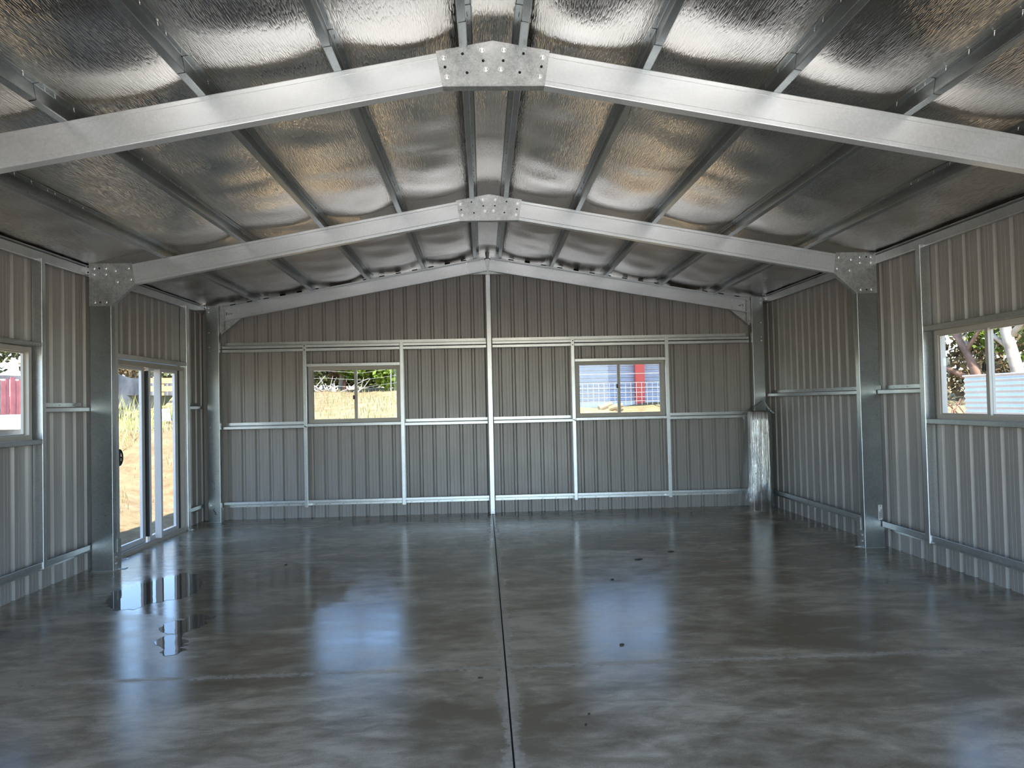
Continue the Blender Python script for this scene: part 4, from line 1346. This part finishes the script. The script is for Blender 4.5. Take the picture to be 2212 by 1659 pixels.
# wire fence at the end of the field
wf = thing('wire_fence', (-5, 35.0, 2.2), 'thin wire fence along the end of the field', 'fence')
for k in range(4):
    x = -12.2 + 4.0 * k
    MB().tube([(x, 33.6, ground_z(x, 33.6) - .05), (x, 33.6, ground_z(x, 33.6) + 1.05)], .03, 6).build('fence_post', 'paling', wf)
for hh in (.35, .68, 1.0):
    MB().tube([(-11.5 + 1.5 * k, 33.6, ground_z(-11.5 + 1.5 * k, 33.6) + hh) for k in range(13)], .0028, 5).build('wire', 'wire', wf)

# corrugated farm shed behind the right back window
fs = thing('farm_shed', (5, 20.5, 1.45), 'grey corrugated farm shed with a red post, behind the wire mesh fence', 'shed')
mb = MB()
prof = []
z = 1.40
while z < 3.7:
    for q in range(6):
        a = q / 6
        prof.append((20.5 + 0.036 * math.cos(2 * math.pi * a), z + 0.105 * a))
    z += 0.105
rings = [[(x, yy, zz) for yy, zz in prof] for x in (1.2, 4.2, 9.5)]
mb.loft(rings, False, False)
mb.build('wall_sheet', 'zinc', fs, smooth=True)
MB().box(4.06, 4.31, 20.30, 20.46, 1.3, 3.8).build('post', 'red', fs)
MB().box(1.2, 9.5, 20.38, 20.55, 1.36, 1.50).build('base_board', 'frame_white', fs)
MB().prism([(1.0, 18.3, 3.60), (1.0, 25, 4.6), (1.0, 25, 4.7), (1.0, 18.3, 3.70)], (8.8, 0, 0)).build('roof', 'zinc', fs)  # unseen roof brought forward so its shadow covers the wall
MB().box(1.25, 9.4, 24.8, 24.9, 1.3, 4.6).build('back_wall', 'zinc', fs)
me_ = thing('mesh_fence', (4, 19.0, 1.4), 'pale wire mesh fence in front of the corrugated shed', 'fence')
zt = 1.99
k = 0
x = 1.6
while x < 7.0:
    MB().tube([(x, 19.0, 1.42), (x, 19.0, zt)], 0.0035, 5).build('wire', 'wire', me_)
    x += 0.138
for hh in (1.52, 1.62, 1.74, 1.86, zt):
    MB().tube([(1.5, 19.0, hh), (7.1, 19.0, hh)], 0.0020, 5).build('wire', 'wire', me_)
MB().tube([(1.5, 19.0, 2.22), (7.1, 19.0, 2.22)], 0.0020, 5).build('wire', 'wire', me_)
for x in (1.55, 4.5, 7.05):
    MB().tube([(x, 19.05, 1.35), (x, 19.05, 2.3)], 0.022, 6).build('fence_post', 'wire', me_)
# cut logs on the bank outside that window
for i, (x, y, a, L_, lab) in enumerate(((2.56, 17.2, 0.5, .36, 'pale log lying on the bank outside the back right window, left one of three'), (2.78, 17.1, -0.3, .32, 'pale log leaning on the others on the bank, middle one of three'), (2.98, 17.3, 1.0, .30, 'short pale log on the bank, right one of three'))):
    z = ground_z(x, y) + 0.055
    d = Vector((math.cos(a), math.sin(a) * 0.6, 0.28 * (1 if i != 2 else -0.3)))
    o = MB().tube([Vector((x, y, z)), Vector((x, y, z)) + d * L_ * 0.5, Vector((x, y, z)) + d * L_], [.06, .07, .05], 9)
    tag(o.build('cut_log', 'log', None, loc=(x, y, z - .055)), lab, 'log', 'logs on the bank')

# water tank behind the right window
tk = thing('water_tank', (8.0, 8.0, 0.6), 'pale corrugated steel water tank outside the right window', 'water tank')
mb = MB()


def tank_ring(grow, z):
    pts = []
    x0, x1, y0, y1, r_ = 7.0, 9.6, 3.0, 11.05, 0.35
    for cx, cy, a0 in ((x1 - r_, y1 - r_, 0), (x0 + r_, y1 - r_, 90), (x0 + r_, y0 + r_, 180), (x1 - r_, y0 + r_, 270)):
        for k in range(7):
            a = math.radians(a0 + 15 * k)
            pts.append((cx + (r_ + grow) * math.cos(a), cy + (r_ + grow) * math.sin(a), z))
    return pts


rings = []
z = 0.35
while z < 1.78:
    for q in range(6):
        rings.append(tank_ring(0.010 * math.cos(2 * math.pi * q / 6), z + 0.0762 * q / 6))
    z += 0.0762
mb.loft(rings, True, True)
mb.build('tank_wall', 'tank', tk, smooth=False)
for pl in tk.children[0].data.polygons:
    pl.use_smooth = len(pl.vertices) == 4
rim = MB()
rp_ = [Vector(p) for p in tank_ring(0.012, 1.79)]
rim.tube(rp_ + [rp_[0]], 0.014, 6)
rim.build('tank_rim', 'tank', tk)
for yy in (9.35,):
    MB().box(6.982, 6.992, yy - 0.02, yy + 0.02, 0.36, 1.78).build('sheet_lap', 'tank', tk)

GT = 'gum trees and scrub beyond the tank'
tree('gum_tree', 'leaning brown-barked gum tree behind the tank, in the far pane of the right window', 11.2, 16.5, (11.3, 18.8, 5.6, 1.9, 1.9, 1.5), 1300, 0.10, 'leaf_olive',
     [([(11.15, 16.4, .7), (11.2, 16.75, 2.0), (11.2, 17.45, 2.96), (11.2, 18.4, 4.4)], [.14, .11, .085, .06]), ([(11.2, 16.65, 1.75), (10.6, 17.3, 2.25), (10.0, 17.6, 2.6)], [.07, .05, .03]), ([(11.2, 17.1, 2.5), (11.9, 17.0, 3.6)], [.05, .03])], seed=12, group=GT)
tree('gum_tree', 'thick pale-barked gum tree behind the tank, in the near pane of the right window', 11.6, 16.0, (11.9, 15.6, 6.0, 1.9, 1.7, 1.5), 1300, 0.10, 'leaf_olive',
     [([(11.62, 15.95, .7), (11.62, 16.0, 2.0), (11.5, 16.15, 2.9), (11.4, 16.2, 4.6)], [.16, .135, .12, .09]), ([(11.55, 16.1, 2.5), (11.3, 16.6, 3.0), (10.8, 17.0, 3.2)], [.06, .04, .02]), ([(11.5, 16.1, 2.7), (12.2, 15.6, 3.8)], [.07, .04])], bark='bark', seed=13, group=GT)
tree('gum_tree', 'slender white-barked gum tree behind the leaning one', 13.0, 19.8, (13.0, 20.4, 6.4, 1.6, 1.6, 1.3), 900, 0.10, 'leaf_olive', [([(13.0, 19.8, .8), (13.05, 19.85, 2.6), (12.9, 20.1, 5.6)], [.11, .09, .05])], bark='bark', seed=19, group=GT)
tree('scrub_bush', 'green-brown scrub behind the tank, far right of the gum trees', 13.6, 16.2, (13.6, 16.2, 2.6, 1.9, 1.8, 1.7), 2400, 0.09, 'leaf_olive', [([(13.6, 16.2, .8), (13.6, 16.2, 2.2)], [.08, .05])], seed=14, cat='bush', group=GT)
tree('scrub_bush', 'dry brown scrub behind the far end of the tank', 12.8, 19.4, (12.8, 19.4, 2.3, 1.8, 1.8, 1.5), 2200, 0.09, 'leaf_brown', [([(12.8, 19.4, .8), (12.8, 19.4, 2.0)], [.08, .05])], seed=15, cat='bush', group=GT)
tree('scrub_bush', 'bright green scrub between the two gum trees', 14.6, 20.4, (14.6, 20.4, 3.6, 2.0, 2.0, 2.2), 2600, 0.10, 'leaf_green', [([(14.6, 20.4, .9), (14.6, 20.4, 3.0)], [.09, .05])], seed=16, cat='bush', group=GT)
rb_ = thing('fallen_sticks', (8.6, 13.2, 0.8), 'tangle of dry brown sticks at the far end of the tank', 'sticks')
rr = random.Random(77)
for k in range(26):
    x, y = 8.9 + rr.uniform(-.9, .9), 13.6 + rr.uniform(-.9, .9)
    z = ground_z(x, y)
    a = rr.uniform(0, 6.28)
    MB().tube([(x, y, z), (x + .3 * math.cos(a), y + .3 * math.sin(a), z + rr.uniform(.2, .5)), (x + .6 * math.cos(a), y + .6 * math.sin(a), z + rr.uniform(.3, .8))], [.018, .014, .006], 5).build('stick', 'bark_brown', rb_)
